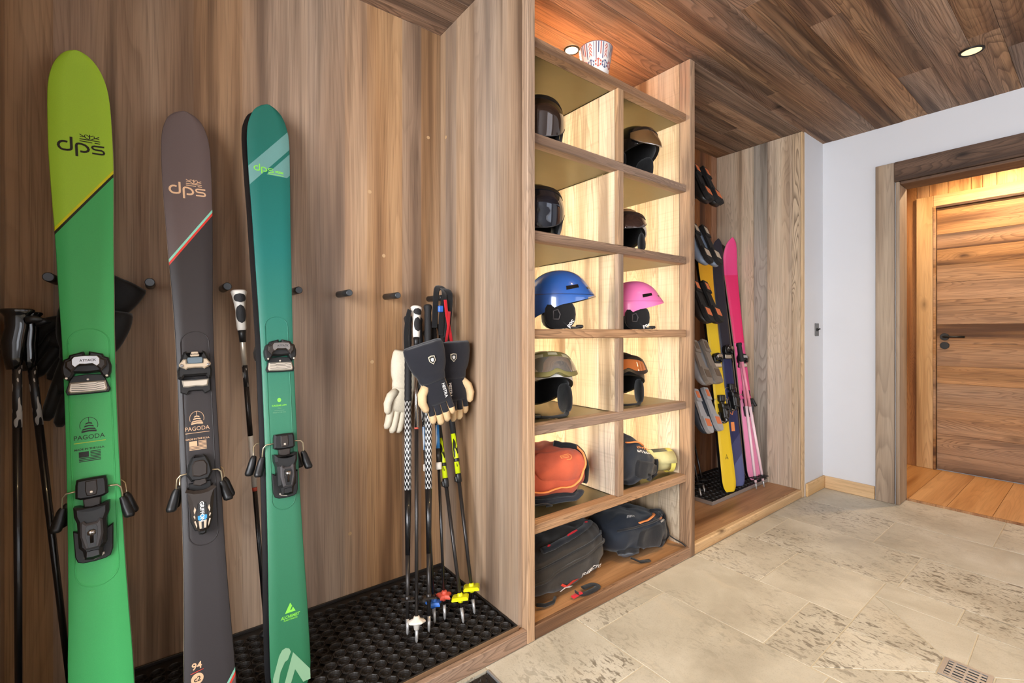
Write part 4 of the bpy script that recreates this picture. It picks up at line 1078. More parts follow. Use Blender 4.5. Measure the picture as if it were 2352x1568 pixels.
def grip_two_tone(r, L, gl=.135, white=True):
    """moulded grip with pale frame and dark inlays"""
    w = M_['grip_white'] if white else M_['grip']
    mb = MB(); n = 18
    prof = [(-gl, .0115), (-gl*.92, .0140), (-gl*.7, .0150), (-gl*.5, .0142), (-gl*.32, .0150), (-gl*.12, .0190), (-.006, .0215), (0, .017)]
    mb.loft([[(rr_*cos(2*pi*j/n)*(1.0 if k < 4 else 1.12), rr_*sin(2*pi*j/n)*.86, L + z) for j in range(n)] for k, (z, rr_) in enumerate(prof)])
    g = mb.build('grip', w, r)
    for (z0, z1, rr_) in ((-gl*.80, -gl*.36, .0148), (-gl*.30, -.012, .0182)):
        mb = MB(); m = 10
        rings = []
        for i in range(m + 1):
            t = i/m; z = z0 + (z1 - z0)*t; hw = .9*sqrt(max(.0, 1 - (2*t - 1)**2)) + .05
            rings.append([(rr_*1.07*sin(a*hw)*1.05, -rr_*1.0*cos(a*hw), L + z) for a in [(-1 + 2*q/6)*1.05 for q in range(7)]])
        mb.loft(rings, closed=False); mb.build('grip_inlay', M_['grip'], g)
    mb = MB(); mb.lathe([(.0095, L - gl - .035), (.0105, L - gl - .01), (.0125, L - gl + .004)], 16); mb.build('collar', M_['black'], r)
def grip_foam(r, L, gl=.17, rad=.0145, mat='grip'):
    mb = MB(); prof = [(rad*.85, L - gl), (rad, L - gl + .006)]
    for i in range(14):
        z = L - gl + .01 + i*(gl - .03)/14; prof += [(rad, z), (rad*.94, z + (gl - .03)/28)]
    prof += [(rad*1.1, L - .018), (rad*1.25, L - .008), (rad*1.05, L)]
    mb.lathe(prof, 18); mb.build('grip', M_[mat], r)
def grip_hook(r, L, gl=.15):
    """black alpine grip with flared cap and hook"""
    mb = MB(); n = 18
    prof = [(-gl, .013), (-gl*.8, .019), (-gl*.55, .0225), (-gl*.3, .0215), (-gl*.12, .0225), (-.012, .026), (-.004, .033), (0, .031)]
    mb.loft([[(rr_*cos(2*pi*j/n) - (.006 if k < 3 else 0), rr_*sin(2*pi*j/n)*.8, L + z) for j in range(n)] for k, (z, rr_) in enumerate(prof)]); g = mb.build('grip', M_['black_gloss'], r)
    mb = MB(); mb.tube([(.016, -.004, L - .028), (.034, -.004, L - .024), (.046, -.004, L - .026)], [.012, .009, .004], 10); mb.build('grip_hook', M_['black'], g)

# a single pole hanging from a peg between the charcoal and teal skis
pole('slim black and silver pole with pale grip hanging between the charcoal and teal skis', (.2863, 1.675, .0665), (.2115, 1.735, 1.238),
     [(.05, .52, .0058, .0072, M_['shaft_black'], 'lower_shaft'), (.52, .533, .0076, .0076, M_['red'], 'red_band'), (.533, .70, .0078, .0080, M_['grip_white'], 'printed_shaft'), (.70, .86, .0080, .0080, M_['shaft'], 'middle_shaft'), (.86, .93, .0081, .0082, M_['speckle_silver'], 'speckled_shaft'), (.93, 1.06, .0082, .0082, M_['alu'], 'upper_shaft')],
     grip=grip_two_tone, basket=lambda r: basket_disc(r, .055, .022, M_['black']))
# black pair at the far left
for i, (tp, to, lab) in enumerate((((-.262, 1.60, .0665), (-.2775, 1.672, 1.158), 'black-gripped alpine pole at the far left edge, the upright one of two'),
                                   ((-.165, 1.625, .0665), (-.272, 1.735, 1.150), 'black-gripped alpine pole at the far left, slanting behind the green ski'))):
    pole(lab, tp, to, [(.05, .80, .0062, .0088, M_['shaft_black'], 'lower_shaft'), (.80, .965, .0090, .0090, M_['speckle_silver'], 'printed_shaft'), (.965, 1.0, .0092, .010, M_['black'], 'collar')],
         grip=grip_hook, basket=lambda r: basket_disc(r, .07, .030, M_['black']), group='black alpine poles at the far left')
# cluster in the corner
G7 = 'poles standing in the corner of the oak locker'
pole('alpine pole with white and black grip and white basket, foremost in the corner bunch', (.686, 1.4115, .0665), (.832, 1.715, 1.205),
     [(.05, .70, .0055, .0075, M_['shaft'], 'lower_shaft'), (.70, .706, .0078, .0078, M_['red'], 'red_band'), (.706, .94, .0078, .0080, M_['chrome'], 'upper_shaft'), (.94, 1.04, .0080, .0080, M_['black'], 'top_shaft')],
     group=G7, grip=grip_two_tone, basket=lambda r: basket_disc(r, .062, .030, M_['white_plastic'], .010, .0016))
for (tp, to, lab) in (((.679, 1.467, .0665), (.826, 1.778, 1.165), 'black pole with white diamond pattern, leftmost in the corner bunch'), ((.745, 1.4374, .0665), (.884, 1.716, 1.212), 'black pole with white diamond pattern, second from the left in the bunch')):
    pole(lab, tp, to, [(.05, .25, .0060, .0085, M_['shaft'], 'lower_shaft'), (.25, .47, .0085, .0130, M_['shaft_black'], 'middle_shaft'), (.47, .80, .0132, .0135, M_['carbon_pattern'], 'patterned_shaft')], group=G7,
         grip=lambda r, L: grip_foam(r, L, L - .80, .0145), basket=lambda r: basket_star(r, .105, .048, M_['shaft'], 4, .006, .5, rot=.4) if False else basket_star(r, .105, .034, M_['shaft'], 4, .006, .5, rot=.4))
for (tp, to, bm, bz, lab) in (((.784, 1.4687, .0665), (.878, 1.790, 1.16), 'blue', .06, 'telescopic pole with blue basket in the corner bunch'), ((.822, 1.4638, .0665), (.918, 1.736, 1.143), 'red', .075, 'telescopic pole with blue upper shaft and coral basket in the corner bunch')):
    r, L = pole(lab, tp, to, [(.05, .52, .0050, .0058, M_['shaft_black'], 'lower_shaft'), (.545, .60, .0085, .0085, M_['shaft'], 'lock_shaft'), (.60, .69, .0085, .0085, M_['blue_shaft'], 'blue_shaft'), (.69, .84, .0085, .0088, M_['speckle_silver'], 'printed_shaft')], group=G7,
                grip=lambda r, L: grip_foam(r, L, L - .84, .0145), basket=lambda r, bz=bz, bm=bm: basket_star(r, bz, .036, M_[bm], 5, .012, .62, .25) if False else basket_star(r, bz, .030, M_[bm], 5, .012, .62, .25))
    mb = MB(); mb.lathe([(.008, .52), (.0125, .522), (.0125, .546), (.0085, .548)], 16); mb.build('lock_collar', M_['white_plastic'], r)
for (tp, to, bz, lab) in (((.8646, 1.4063, .0665), (.925, 1.806, 1.106), .078, 'graphite pole with yellow band and yellow basket, nearer of the two'), ((.9256, 1.4275, .0665), (.9660, 1.758, 1.134), .085, 'graphite pole with yellow band and yellow basket, beside the locker side panel')):
    r, L = pole(lab, tp, to, [(.05, .47, .0060, .0075, M_['shaft'], 'lower_shaft'), (.495, .655, .0105, .0105, M_['yellow_shaft'], 'yellow_shaft'), (.655, .78, .0115, .0118, M_['grip'], 'foam_shaft')], group=G7,
                grip=lambda r, L: grip_foam(r, L, L - .78, .0148), basket=lambda r, bz=bz: basket_star(r, bz, .041, M_['yellow'], 4, .010, .72, .12, rot=.2))
    mb = MB(); mb.lathe([(.0075, .465), (.0115, .468), (.0120, .496), (.0105, .50)], 16); mb.box(-.017, -.008, -.008, .008, .470, .490, c=.002); mb.build('lock_clamp', M_['black'], r)
    mb = MB(); mb.lathe([(.0112, .545), (.0118, .547), (.0118, .556), (.0112, .558)], 16); mb.build('clip_band', M_['black'], r)
# straps that hang the bunch from the last peg
def loop_thing(label, pts, w, mat, buckle=None):
    t = thing('pole_strap', label, 'strap', tuple(pts[0]), 'wrist straps on the corner peg')
    mb = MB(); mb.tube(pts, w, 8, flat=(1, .14)); mb.build('strap_band', mat, t, world=True)
    if buckle:
        mb = MB(); x, y, z = buckle[0]; mb.box(x - .011, x + .011, y - .006, y + .006, z - .013, z + .013, c=.003); mb.build('buckle', buckle[1], t, world=True)
loop_thing('black wrist strap looped over the corner peg beside the white grip', [(.895, 1.678, 1.12), (.897, 1.672, 1.23), (.912, 1.690, 1.278), (.945, 1.712, 1.287), (.962, 1.712, 1.280), (.972, 1.705, 1.255), (.968, 1.70, 1.21), (.955, 1.70, 1.15), (.948, 1.70, 1.08)], .013, M_['webbing'], ((.972, 1.694, 1.180), M_['blue']))
loop_thing('black wrist strap hanging down the middle of the corner bunch', [(.915, 1.660, 1.09), (.914, 1.655, 1.17), (.924, 1.650, 1.25), (.940, 1.690, 1.2775), (.953, 1.658, 1.26), (.946, 1.65, 1.18), (.935, 1.65, 1.08)], .012, M_['webbing'], ((.906, 1.648, 1.195), M_['blue']))
loop_thing('red strap hanging from the corner peg above the gloves', [(.922, 1.638, 1.232), (.927, 1.636, 1.18), (.935, 1.634, 1.13), (.948, 1.632, 1.06)], .0075, M_['red_strap'])
loop_thing('thin red strap end crossing the other red strap', [(.936, 1.630, 1.185), (.931, 1.628, 1.13), (.919, 1.626, 1.06)], .006, M_['red_strap'])
loop_thing('black wrist strap drooping left of the white grip', [(.792, 1.690, 1.19), (.782, 1.685, 1.16), (.772, 1.68, 1.10), (.770, 1.675, 1.05), (.772, 1.67, 1.0)], .010, M_['webbing'])

def glove(label, Mx, back, lea, group, logo=True, side=1, text=None, mitten=False, cat='glove'):
    """gauntlet hanging fingers-down; local z up from finger tips (cuff at the top), -y outward"""
    r = thing('ski_glove', label, cat, Mx, group)
    def ring(z, hw, d, cx=0, n=40, p=2.25):
        out = []
        for j in range(n):
            a = 2*pi*j/n; c, s_ = cos(a), sin(a)
            out.append((cx + hw*math.copysign(abs(c)**(2/p), c), d*math.copysign(abs(s_)**(2/p), s_), z))
        return out
    mb = MB()
    prof = [(.326, .070, .020, 0), (.331, .075, .026, 0), (.322, .079, .031, 0), (.305, .080, .033, 0), (.285, .079, .034, 0), (.265, .076, .034, 0), (.245, .072, .033, 0), (.228, .067, .031, 0), (.215, .061, .029, 0), (.205, .056, .026, 0), (.196, .055, .027, 0), (.188, .054, .027, 0), (.178, .052, .026, 0)]
    def crumple(q): d_ = noise.noise(Vector(q)*28 + Vector((side, 0, hash(label) % 7)))*.0055 + noise.noise(Vector(q)*70)*.0018; return (q[0]*(1 + d_*2), q[1]*(1 + d_*9), q[2] + d_*.5)
    mb.loft([[crumple(q) for q in ring(z, hw, d, cx)] for z, hw, d, cx in prof], cap1=True); mb.build('cuff', back, r)
    mb = MB(); prof = [(.185, .050, .024), (.16, .051, .024), (.13, .053, .023), (.10, .054, .021), (.085, .052, .019)]
    rings = [ring(z, hw, d) for z, hw, d in prof]
    n = 40; base = len(mb.v); mb.add([p for q in rings for p in q], [])
    for i in range(len(rings) - 1):
        for j in range(n):
            k = (j + 1) % n; mb.f.append((base + i*n + j, base + i*n + k, base + (i + 1)*n + k, base + (i + 1)*n + j))
            a = 2*pi*(j + .5)/n; mb.m.append(0 if sin(a) < .25 and abs(cos(a)) < .96 else 1); mb.sm.append(True)
    mb.f.append(tuple(base + (len(rings) - 1)*n + j for j in range(n))); mb.m.append(1); mb.sm.append(False)
    mb.build('hand', [back, lea], r)
    fingers = [(-.040, .088, .010, .0150), (-.0135, .092, -.004, .0155), (.0135, .090, .000, .0155), (.040, .086, .022, .0140)]
    for i, (x, z0, z1, rad) in enumerate(fingers):
        mb = MB(); P_ = [(x*.98, .0, z0 + .02), (x*1.0, -.002, z0), (x*1.04, -.005, (z0 + z1)/2), (x*1.06, -.003, z1 + .012), (x*1.06, .001, z1)]
        P2 = []
        rings = []
        nn = 12
        for q, (px_, py_, pz_) in enumerate(P_):
            rd = rad*(1.0, 1.0, .98, .9, .45)[q]
            rings.append([(px_ + rd*cos(2*pi*j/nn), py_ + rd*1.05*sin(2*pi*j/nn), pz_) for j in range(nn)])
        base = len(mb.v); mb.add([p for q in rings for p in q], [])
        for a_ in range(len(rings) - 1):
            for j in range(nn):
                k = (j + 1) % nn; mb.f.append((base + a_*nn + j, base + a_*nn + k, base + (a_ + 1)*nn + k, base + (a_ + 1)*nn + j))
                an = 2*pi*(j + .5)/nn; mb.m.append(0 if (sin(an) < -.2 and abs(cos(an)) < .75 and a_ < 2) else 1); mb.sm.append(True)
        mb.f.append(tuple(base + (len(rings) - 1)*nn + j for j in range(nn))); mb.m.append(1); mb.sm.append(True)
        mb.build('finger', [back, lea], r)
    mb = MB(); mb.tube([(-side*.034, -.004, .165), (-side*.058, -.010, .140), (-side*.066, -.014, .110), (-side*.060, -.015, .080), (-side*.056, -.015, .070)], [.018, .0185, .017, .014, .006], 12); mb.build('thumb', lea, r)
    if logo:
        for k, (m, sc) in enumerate(((M_['cream_leather'], 1.0), (M_['label_black'], .82), (M_['white_print'], .45))):
            sh_ = [(-.0125, .014), (0, .017), (.0125, .014), (.0125, -.004), (0, -.018), (-.0125, -.004)]
            mb = MB(); mb.prism([(x*sc + .012*side, z*sc + .268) for x, z in sh_], -.0385 - .0006*k, -.0300); mb.build('shield_badge', m, r)
        if text:
            mb = MB(); add_text(mb, text, .030*side, .135, .0165, fn=lambda x, z: (x, -.0285, z), bold=True, rot=-pi/2); mb.build('lettering', M_['white_print'], r)
    return r
def glove_frame(px_top, tip, yaw=0.0):
    z = (Vector(px_top) - Vector(tip)).normalized(); x = Vector((cos(yaw), sin(yaw), 0)); x = (x - z*x.dot(z)).normalized()
    return frame(tip, x, z.cross(x), z)
GG = 'gauntlet gloves hanging on the pole bunch'
glove('black and tan leather gauntlet glove in front of the pole bunch, left of its pair', glove_frame((.758, 1.515, 1.060), (.852, 1.520, .765), -.22) @ SC(.93, 1, .93), M_['glove_black'], M_['tan'], GG, text='HESTRA', side=1)
glove('black and tan leather gauntlet glove on the right, partly behind its pair', glove_frame((.912, 1.572, 1.068), (.934, 1.572, .757), -.12) @ SC(.93, 1, .93), M_['glove_black'], M_['tan'], GG, text='HESTRA', side=-1)
glove('cream leather glove hanging behind the corner poles at their left', glove_frame((.845, 1.808, .985), (.775, 1.795, .690), .1), M_['cream_leather'], M_['cream_leather'], GG, logo=False, side=1)
glove('dark leather glove hanging on the wall behind the green ski, upper one', glove_frame((-.125, 1.815, 1.205), (-.250, 1.812, .975), 0), M_['dark_leather'], M_['dark_leather'], 'dark gloves behind the green ski', logo=False, side=1)
glove('dark glove hanging low behind the binding of the green ski', glove_frame((-.14, 1.752, 1.12), (-.195, 1.745, .845), 0), M_['dark_leather'], M_['dark_leather'], 'dark gloves behind the green ski', logo=False, side=-1)
# ---------------------------------------------------------------- helmets
class Helmet:
    """face towards local +x, resting on z = 0"""
    def __init__(s, label, M, shell, k=1.0, brow=.128, ear=.088, nape=.030, group='ski helmets on the lit shelves', tilt=0.0, brim=.016):
        s.root = thing('ski_helmet', label, 'helmet', M @ SC(k, k, k), group); s.brow, s.ear, s.nape = brow, ear, nape; s.tilt = tilt; s.brim = brim
        s.part('shell', shell, 0.0, full=True)
        s.part('liner', M_['foam'], -.016, full=True)
        mb = MB(); n = 72; A = []; B = []
        for i in range(n):
            p = 2*pi*i/n; A.append(s.S(p, s.rim(p), 0)); B.append(s.S(p, s.rim(p), -.016))
        mb.loft([A, B], cap0=False, cap1=False); mb.build('rim', M_['black'], s.root)
    def rimz(s, p):
        c = cos(p)
        f = max(0, c)**1.2; b = max(0, -c)**1.1; e = max(0, 1 - abs(c)*1.25)
        return s.brow*f + s.nape*b + s.ear*(1 - f)*(1 - b)
    def rim(s, p):
        z = s.rimz(p) - .115; c = .140 if z > 0 else .175
        return math.acos(max(-.95, min(.95, z/c)))
    def S(s, p, th, off=0.0):
        a = .140 if cos(p) > 0 else .150; b = .112
        z = cos(th); cc = .140 if z > 0 else .175
        st = sin(th)**.92 if sin(th) > 0 else 0
        v = Vector((a*cos(p)*st, b*sin(p)*st, cc*z))
        nrm = Vector((cos(p)*st/a, sin(p)*st/b, z/cc)).normalized()
        front = max(0, cos(p))**3*math.exp(-((th - 1.45)/.22)**2)
        v = v + nrm*(off + s.brim*front)
        v.z += .115
        if s.tilt: v = Matrix.Rotation(s.tilt, 3, 'Y') @ v
        return v
    def part(s, name, mat, off, full=True, th0=.0, n=64, m=20):
        mb = MB(); rings = []
        for j in range(m + 1):
            ring = []
            for i in range(n):
                p = 2*pi*i/n; t = .03 + (s.rim(p) - .03)*j/m; ring.append(s.S(p, t, off))
            rings.append(ring)
        mb.loft([r[::-1] for r in rings], cap0=True, cap1=False); return mb.build(name, mat, s.root)
    def patch(s, name, mat, p0, p1, t0, t1, off, th=.0, par=None, n=28, m=12, shape=None, edge=True):
        """patch of the surface raised by off; shape(u,v)->bool keeps quads, t0/t1 may be functions of p"""
        mb = MB(); f0 = t0 if callable(t0) else (lambda p: t0); f1 = t1 if callable(t1) else (lambda p: t1)
        def grid(o):
            return [[s.S(p0 + (p1 - p0)*i/n, f0(p0 + (p1 - p0)*i/n) + (f1(p0 + (p1 - p0)*i/n) - f0(p0 + (p1 - p0)*i/n))*j/m, o) for i in range(n + 1)] for j in range(m + 1)]
        g = grid(off)
        mb.loft(g, closed=False)
        if th:
            h = grid(off - th)
            bd = lambda q: [q[0][i] for i in range(n + 1)] + [q[j][n] for j in range(1, m + 1)] + [q[m][i] for i in range(n - 1, -1, -1)] + [q[j][0] for j in range(m - 1, 0, -1)]
            mb.loft([bd(g), bd(h)], cap0=False, cap1=False, smooth=False)
        return mb.build(name, mat, par or s.root)
    def band(s, name, mat, th, w, off, p0, p1, par=None, n=40):
        return s.patch(name, mat, p0, p1, th - w/2, th + w/2, off, .003, par, n, 2)
    def pads(s, mat=None, strap=True, x=-.010, drop=.0, big=1.0):
        Rt = Matrix.Rotation(s.tilt, 4, 'Y') if s.tilt else Matrix.Identity(4)
        for sd in (-1, 1):
            mb = MB(); rings = []; n = 18
            for i in range(9):
                t = -1 + 2*i/8; q = sqrt(max(0.02, 1 - abs(t)**3))
                rings.append([(x + .064*big*q*math.copysign(abs(cos(2*pi*j/n))**.7, cos(2*pi*j/n)) - .010*t, sd*(.092 + .018*t) , .060 - drop + .060*q*math.copysign(abs(sin(2*pi*j/n))**.8, sin(2*pi*j/n))) for j in range(n)])
            mb.loft(rings if sd > 0 else [r[::-1] for r in rings], M=Rt); e = mb.build('ear_pad', mat or M_['foam'], s.root)
            mb = MB(); rings = []
            mb.tube([(x - .030, sd*.113, .040 - drop), (x - .030, sd*.114, .074 - drop), (x - .012, sd*.114, .080 - drop), (x - .002, sd*.114, .060 - drop), (x - .008, sd*.114, .040 - drop), (x - .030, sd*.113, .040 - drop)], .003, 6, M=Rt); mb.build('pad_seam', M_['grey_plastic'], e)
        if strap:
            mb = MB(); mb.tube([(x + .01, -.100, .03), (x + .035, -.105, .010), (x + .065, -.085, .006), (x + .085, -.050, .006), (x + .095, -.01, .006), (x + .08, .035, .006), (x + .05, .075, .007), (x + .01, .095, .03)], .009, 8, flat=(1, .25)); st = mb.build('chin_strap', M_['webbing'], s.root)
            mb = MB(); mb.box(x + .070, x + .100, -.075, -.045, .004, .018, c=.004); mb.build('buckle', M_['black'], st)
    def disc(s, name, mat, p, th, r, off, par=None, h=.006):
        c = s.S(p, th, off); nn = (s.S(p, th, off + .01) - c).normalized(); up = Vector((0, 0, 1)); x = up.cross(nn).normalized(); y = nn.cross(x)
        mb = MB(); mb.lathe([(r, 0), (r, h*.6), (r*.8, h)], 20, M=frame(c, x, y, nn)); return mb.build(name, mat, par or s.root)
    def text(s, name, mat, body, size, p, th, off, rot=0, par=None, tp=None):
        mb = MB()
        def fn(a, b):
            return s.S(p + a/.112*(-1 if False else 1), th - b/.15, off)
        add_text(mb, body, 0, 0, size, fn=fn, bold=True, rot=rot); return mb.build(name, mat, par or s.root)

def gloss(name, c, coat=.8, rough=.25): return plain(name, c, rough, coat=coat)
def lens(name, c, rough=.04, metal=.4): return plain(name, c, rough, metal, coat=.5)
def at(x, y, z, yaw): return T(x, y, z) @ RZ(radians(yaw))
D = radians
# blue helmet
hb = Helmet('glossy blue ski helmet with black ear pads, facing right on the middle shelf', at(1.335, 1.405, S['s4'] + .001, -37), gloss('blue_gloss', srgb(40, 92, 170)), .96, brow=.138, ear=.102, nape=.034)
hb.pads(M_['foam'])
hb.band('seam_groove', M_['label_black'], D(78), .012, .0012, D(-150), D(-20)); hb.band('seam_groove', M_['label_black'], D(78), .012, .0012, D(20), D(150))
for sd in (-1, 1):
    hb.patch('vent', M_['black_gloss'], sd*D(16), sd*D(36), lambda p: D(60) + .10*abs(p), lambda p: D(64) + .10*abs(p), .001); hb.patch('vent', M_['black_gloss'], sd*D(58), sd*D(84), lambda p: D(50) + .16*abs(p), lambda p: D(54) + .20*abs(p), .001)
hb.patch('brim_edge', M_['cream'], D(-42), D(42), lambda p: hb.rim(p) - .035, lambda p: hb.rim(p) + .004, .0012)
mb = MB(); add_text(mb, 'poc', .028, .024, .024, fn=lambda x, z: (x, -.1165, z), bold=True, rot=.9); mb.build('lettering', M_['white_print'], hb.root)
# pink helmet
hp = Helmet('matte pink ski helmet, smaller than the blue one, on the shelf right of it', at(1.800, 1.385, S['s4'] + .001, -37), plain('pink_shell', srgb(236, 116, 176), .4, coat=.2), .90, brow=.138, ear=.102, nape=.034)
hp.pads(M_['foam'])
hp.band('seam_groove', plain('pink_seam', srgb(176, 70, 124), .5), D(78), .010, .0012, D(-150), D(-20))
for sd in (-1, 1):
    hp.patch('vent', M_['black_gloss'], sd*D(16), sd*D(36), lambda p: D(60) + .10*abs(p), lambda p: D(64) + .10*abs(p), .001); hp.patch('vent', M_['black_gloss'], sd*D(58), sd*D(84), lambda p: D(50) + .16*abs(p), lambda p: D(54) + .20*abs(p), .001)
mb = MB(); add_text(mb, 'poc', .028, .022, .024, fn=lambda x, z: (x, -.1165, z), bold=True, rot=.3); mb.build('lettering', M_['white_print'], hp.root)
# visor helmets facing the room
def visor(h, lens_m, frame_m, t0=58, t1=104, w=78, off=.020, drop=14, side=True, edge_m=None):
    top = lambda p: D(t0) + .10*(abs(p)/D(w))**2
    bot = lambda p: D(t1) + D(drop)*cos(p*1.15) - .20*(abs(p)/D(w))**3
    v = h.patch('visor', lens_m, -D(w), D(w), top, bot, off, .004, n=44, m=16)
    h.patch('visor_frame', frame_m, -D(w + 3), D(w + 3), lambda p: top(p) - .10, lambda p: top(p) + .035, off + .003, .008, v, 44, 4)
    h.patch('visor_edge', edge_m or M_['grey_plastic'], -D(w), D(w), lambda p: bot(p) - .018, bot, off + .0015, .004, v, 44, 2)
    if side:
        for sd in (-1, 1): h.patch('visor_hinge', M_['grey_plastic'], sd*D(w - 8), sd*D(w + 14), D(92), D(122), off*.8, .012, None, 8, 8)
    return v
h1 = Helmet('black ski helmet with smoky brown visor on the upper left shelf', at(1.245, 1.455, S['s2'] + .012, -122), M_['black_gloss'], .88, brow=.15, ear=.06, nape=.03)
visor(h1, lens('brown_visor', srgb(58, 42, 34)), M_['black']); h1.pads(strap=False)
h3 = Helmet('black ski helmet with blue-tinted visor, below the brown-visored one', at(1.245, 1.455, S['s3'] + .012, -124), M_['black_gloss'], .88, brow=.15, ear=.07, nape=.03)
visor(h3, lens('blue_visor', srgb(30, 34, 46)), M_['black']); h3.pads()
h2 = Helmet('glossy black helmet with small amber visor on the upper right shelf', at(1.800, 1.400, S['s2'] + .004, -100), M_['black_gloss'], .96, brow=.135, ear=.085, nape=.03, brim=.010)
visor(h2, lens('amber_visor', srgb(122, 92, 58)), M_['black_gloss'], 56, 84, 50, .013, 6, False, M_['chrome'])
h2.pads(strap=False, drop=-.004)
h2.patch('chrome_trim', M_['chrome'], D(62), D(104), lambda p: D(80) + .06*sin(p*5), lambda p: D(82.5) + .06*sin(p*5), .002, .002, n=18, m=2)
h4 = Helmet('copper-toned helmet with brown visor and white rim, partly behind the shelf divider', at(1.785, 1.430, S['s3'] + .001, -135), gloss('copper_shell', srgb(206, 162, 122)), .86, brow=.145, ear=.105, nape=.05, brim=.006)
visor(h4, lens('brown_visor_small', srgb(70, 50, 44)), plain('dark_brown', srgb(50, 36, 32), .4), 56, 84, 66, .012, 6, False); h4.pads()
h4.patch('white_rim', M_['white_plastic'], D(-180), D(180), lambda p: h4.rim(p) - .14, lambda p: h4.rim(p) + .005, .006, .006, None, 72, 3)
# helmets with goggles
def goggles(h, frame_m, lens_m, strap_m, w=54, t0=50, t1=84, off=.024, nose=True):
    top = lambda p: D(t0) + .16*(abs(p)/D(w))**2.5; bot = lambda p: D(t1) - .14*(abs(p)/D(w))**2.5 - (.10*math.exp(-(p/.16)**2) if nose else 0)
    f = h.patch('goggle_frame', frame_m, -D(w), D(w), top, bot, off, .022, None, 36, 10)
    h.patch('goggle_lens', lens_m, -D(w - 13), D(w - 13), lambda p: top(p) + .20, lambda p: bot(p) - .10, off + .003, .006, f, 36, 10)
    for sd in (-1, 1): h.patch('outrigger', M_['black'], sd*D(w - 2), sd*D(w + 22), D(t0 + 12), D(t1 - 8), off*.75, .012, f, 8, 4)
    h.patch('goggle_strap', strap_m, D(w + 16), D(360 - w - 16), D(t0 + 10), D(t1 - 8), .004, .003, f, 40, 3)
olive = plain('olive_frame', srgb(122, 116, 72), .45)
h7 = Helmet('white ski helmet with olive-framed silver goggles pushed up on it', at(1.265, 1.420, S['s5'] + .001, -112), plain('white_shell', srgb(226, 222, 216), .35, coat=.4), 1.03, brow=.138, ear=.10, nape=.04, tilt=-.16)
goggles(h7, olive, lens('silver_lens', srgb(190, 194, 194), .06, .8), fabric('olive_strap', srgb(104, 100, 64)), 58, 40, 82, .026); h7.pads(drop=-.004, big=1.1)
for sd in (-1, 0, 1): h7.patch('frame_vent', plain('pale_foam', srgb(190, 182, 150), .9), D(sd*30 - 10), D(sd*30 + 10), D(43) + abs(sd)*.06, D(48) + abs(sd)*.09, .0275)
h8 = Helmet('black ski helmet with orange-lensed goggles, partly behind the shelf divider', at(1.755, 1.425, S['s5'] + .001, -128), M_['black'], .96, brow=.138, ear=.10, nape=.04, tilt=-.10)
goggles(h8, plain('goggle_black', srgb(34, 28, 26), .4), lens('orange_lens', srgb(196, 116, 64), .06, .3), M_['webbing'], 56, 42, 82, .024); h8.pads(drop=-.002)
# pale goggle case behind the blue helmet
gc = thing('goggle_case', 'pale cream goggle pouch lying behind the blue helmet', 'case', (1.17, 1.56, S['s4'] + .001))
mb = MB(); rings = []
for i in range(9):
    t = -1 + 2*i/8; q = sqrt(max(.03, 1 - t*t*.9))
    rings.append([(t*.085, .05*q*cos(2*pi*j/16), .042 + .040*q*sin(2*pi*j/16)) for j in range(16)])
mb.loft([r[::-1] for r in rings]); mb.build('pouch', fabric('cream_pouch', srgb(222, 206, 160)), gc)
mb = MB(); mb.tube([(-.08, -.02, .075), (-.03, -.035, .080), (.03, -.035, .080), (.08, -.02, .075)], .0025, 6); mb.build('zipper', M_['grey_plastic'], gc)
# dark goggle strap / rear visor seen at the left of the blue helmet
gv = thing('ski_goggles', 'smoky grey goggles leaning behind the blue helmet at the shelf edge', 'goggles', T(1.170, 1.600, S['s4'] + .128) @ RZ(radians(-120)), None)
mb = MB()
g = [[(.045*cos(a), .085*sin(a), z) for a in [(-1 + 2*i/16)*1.1 for i in range(17)]] for z in (-.035, -.02, 0, .02, .035)]
mb.loft(g, closed=False); mb.build('lens', plain('smoky_lens', srgb(150, 138, 110), .2, .3), gv)
mb = MB()
for z in (-.038, .038): mb.tube([(.045*cos(a), .085*sin(a), z) for a in [(-1 + 2*i/16)*1.12 for i in range(17)]], .006, 8)
o = mb.build('frame', M_['grey_plastic'], gv); o['kind'] = 'stuff'
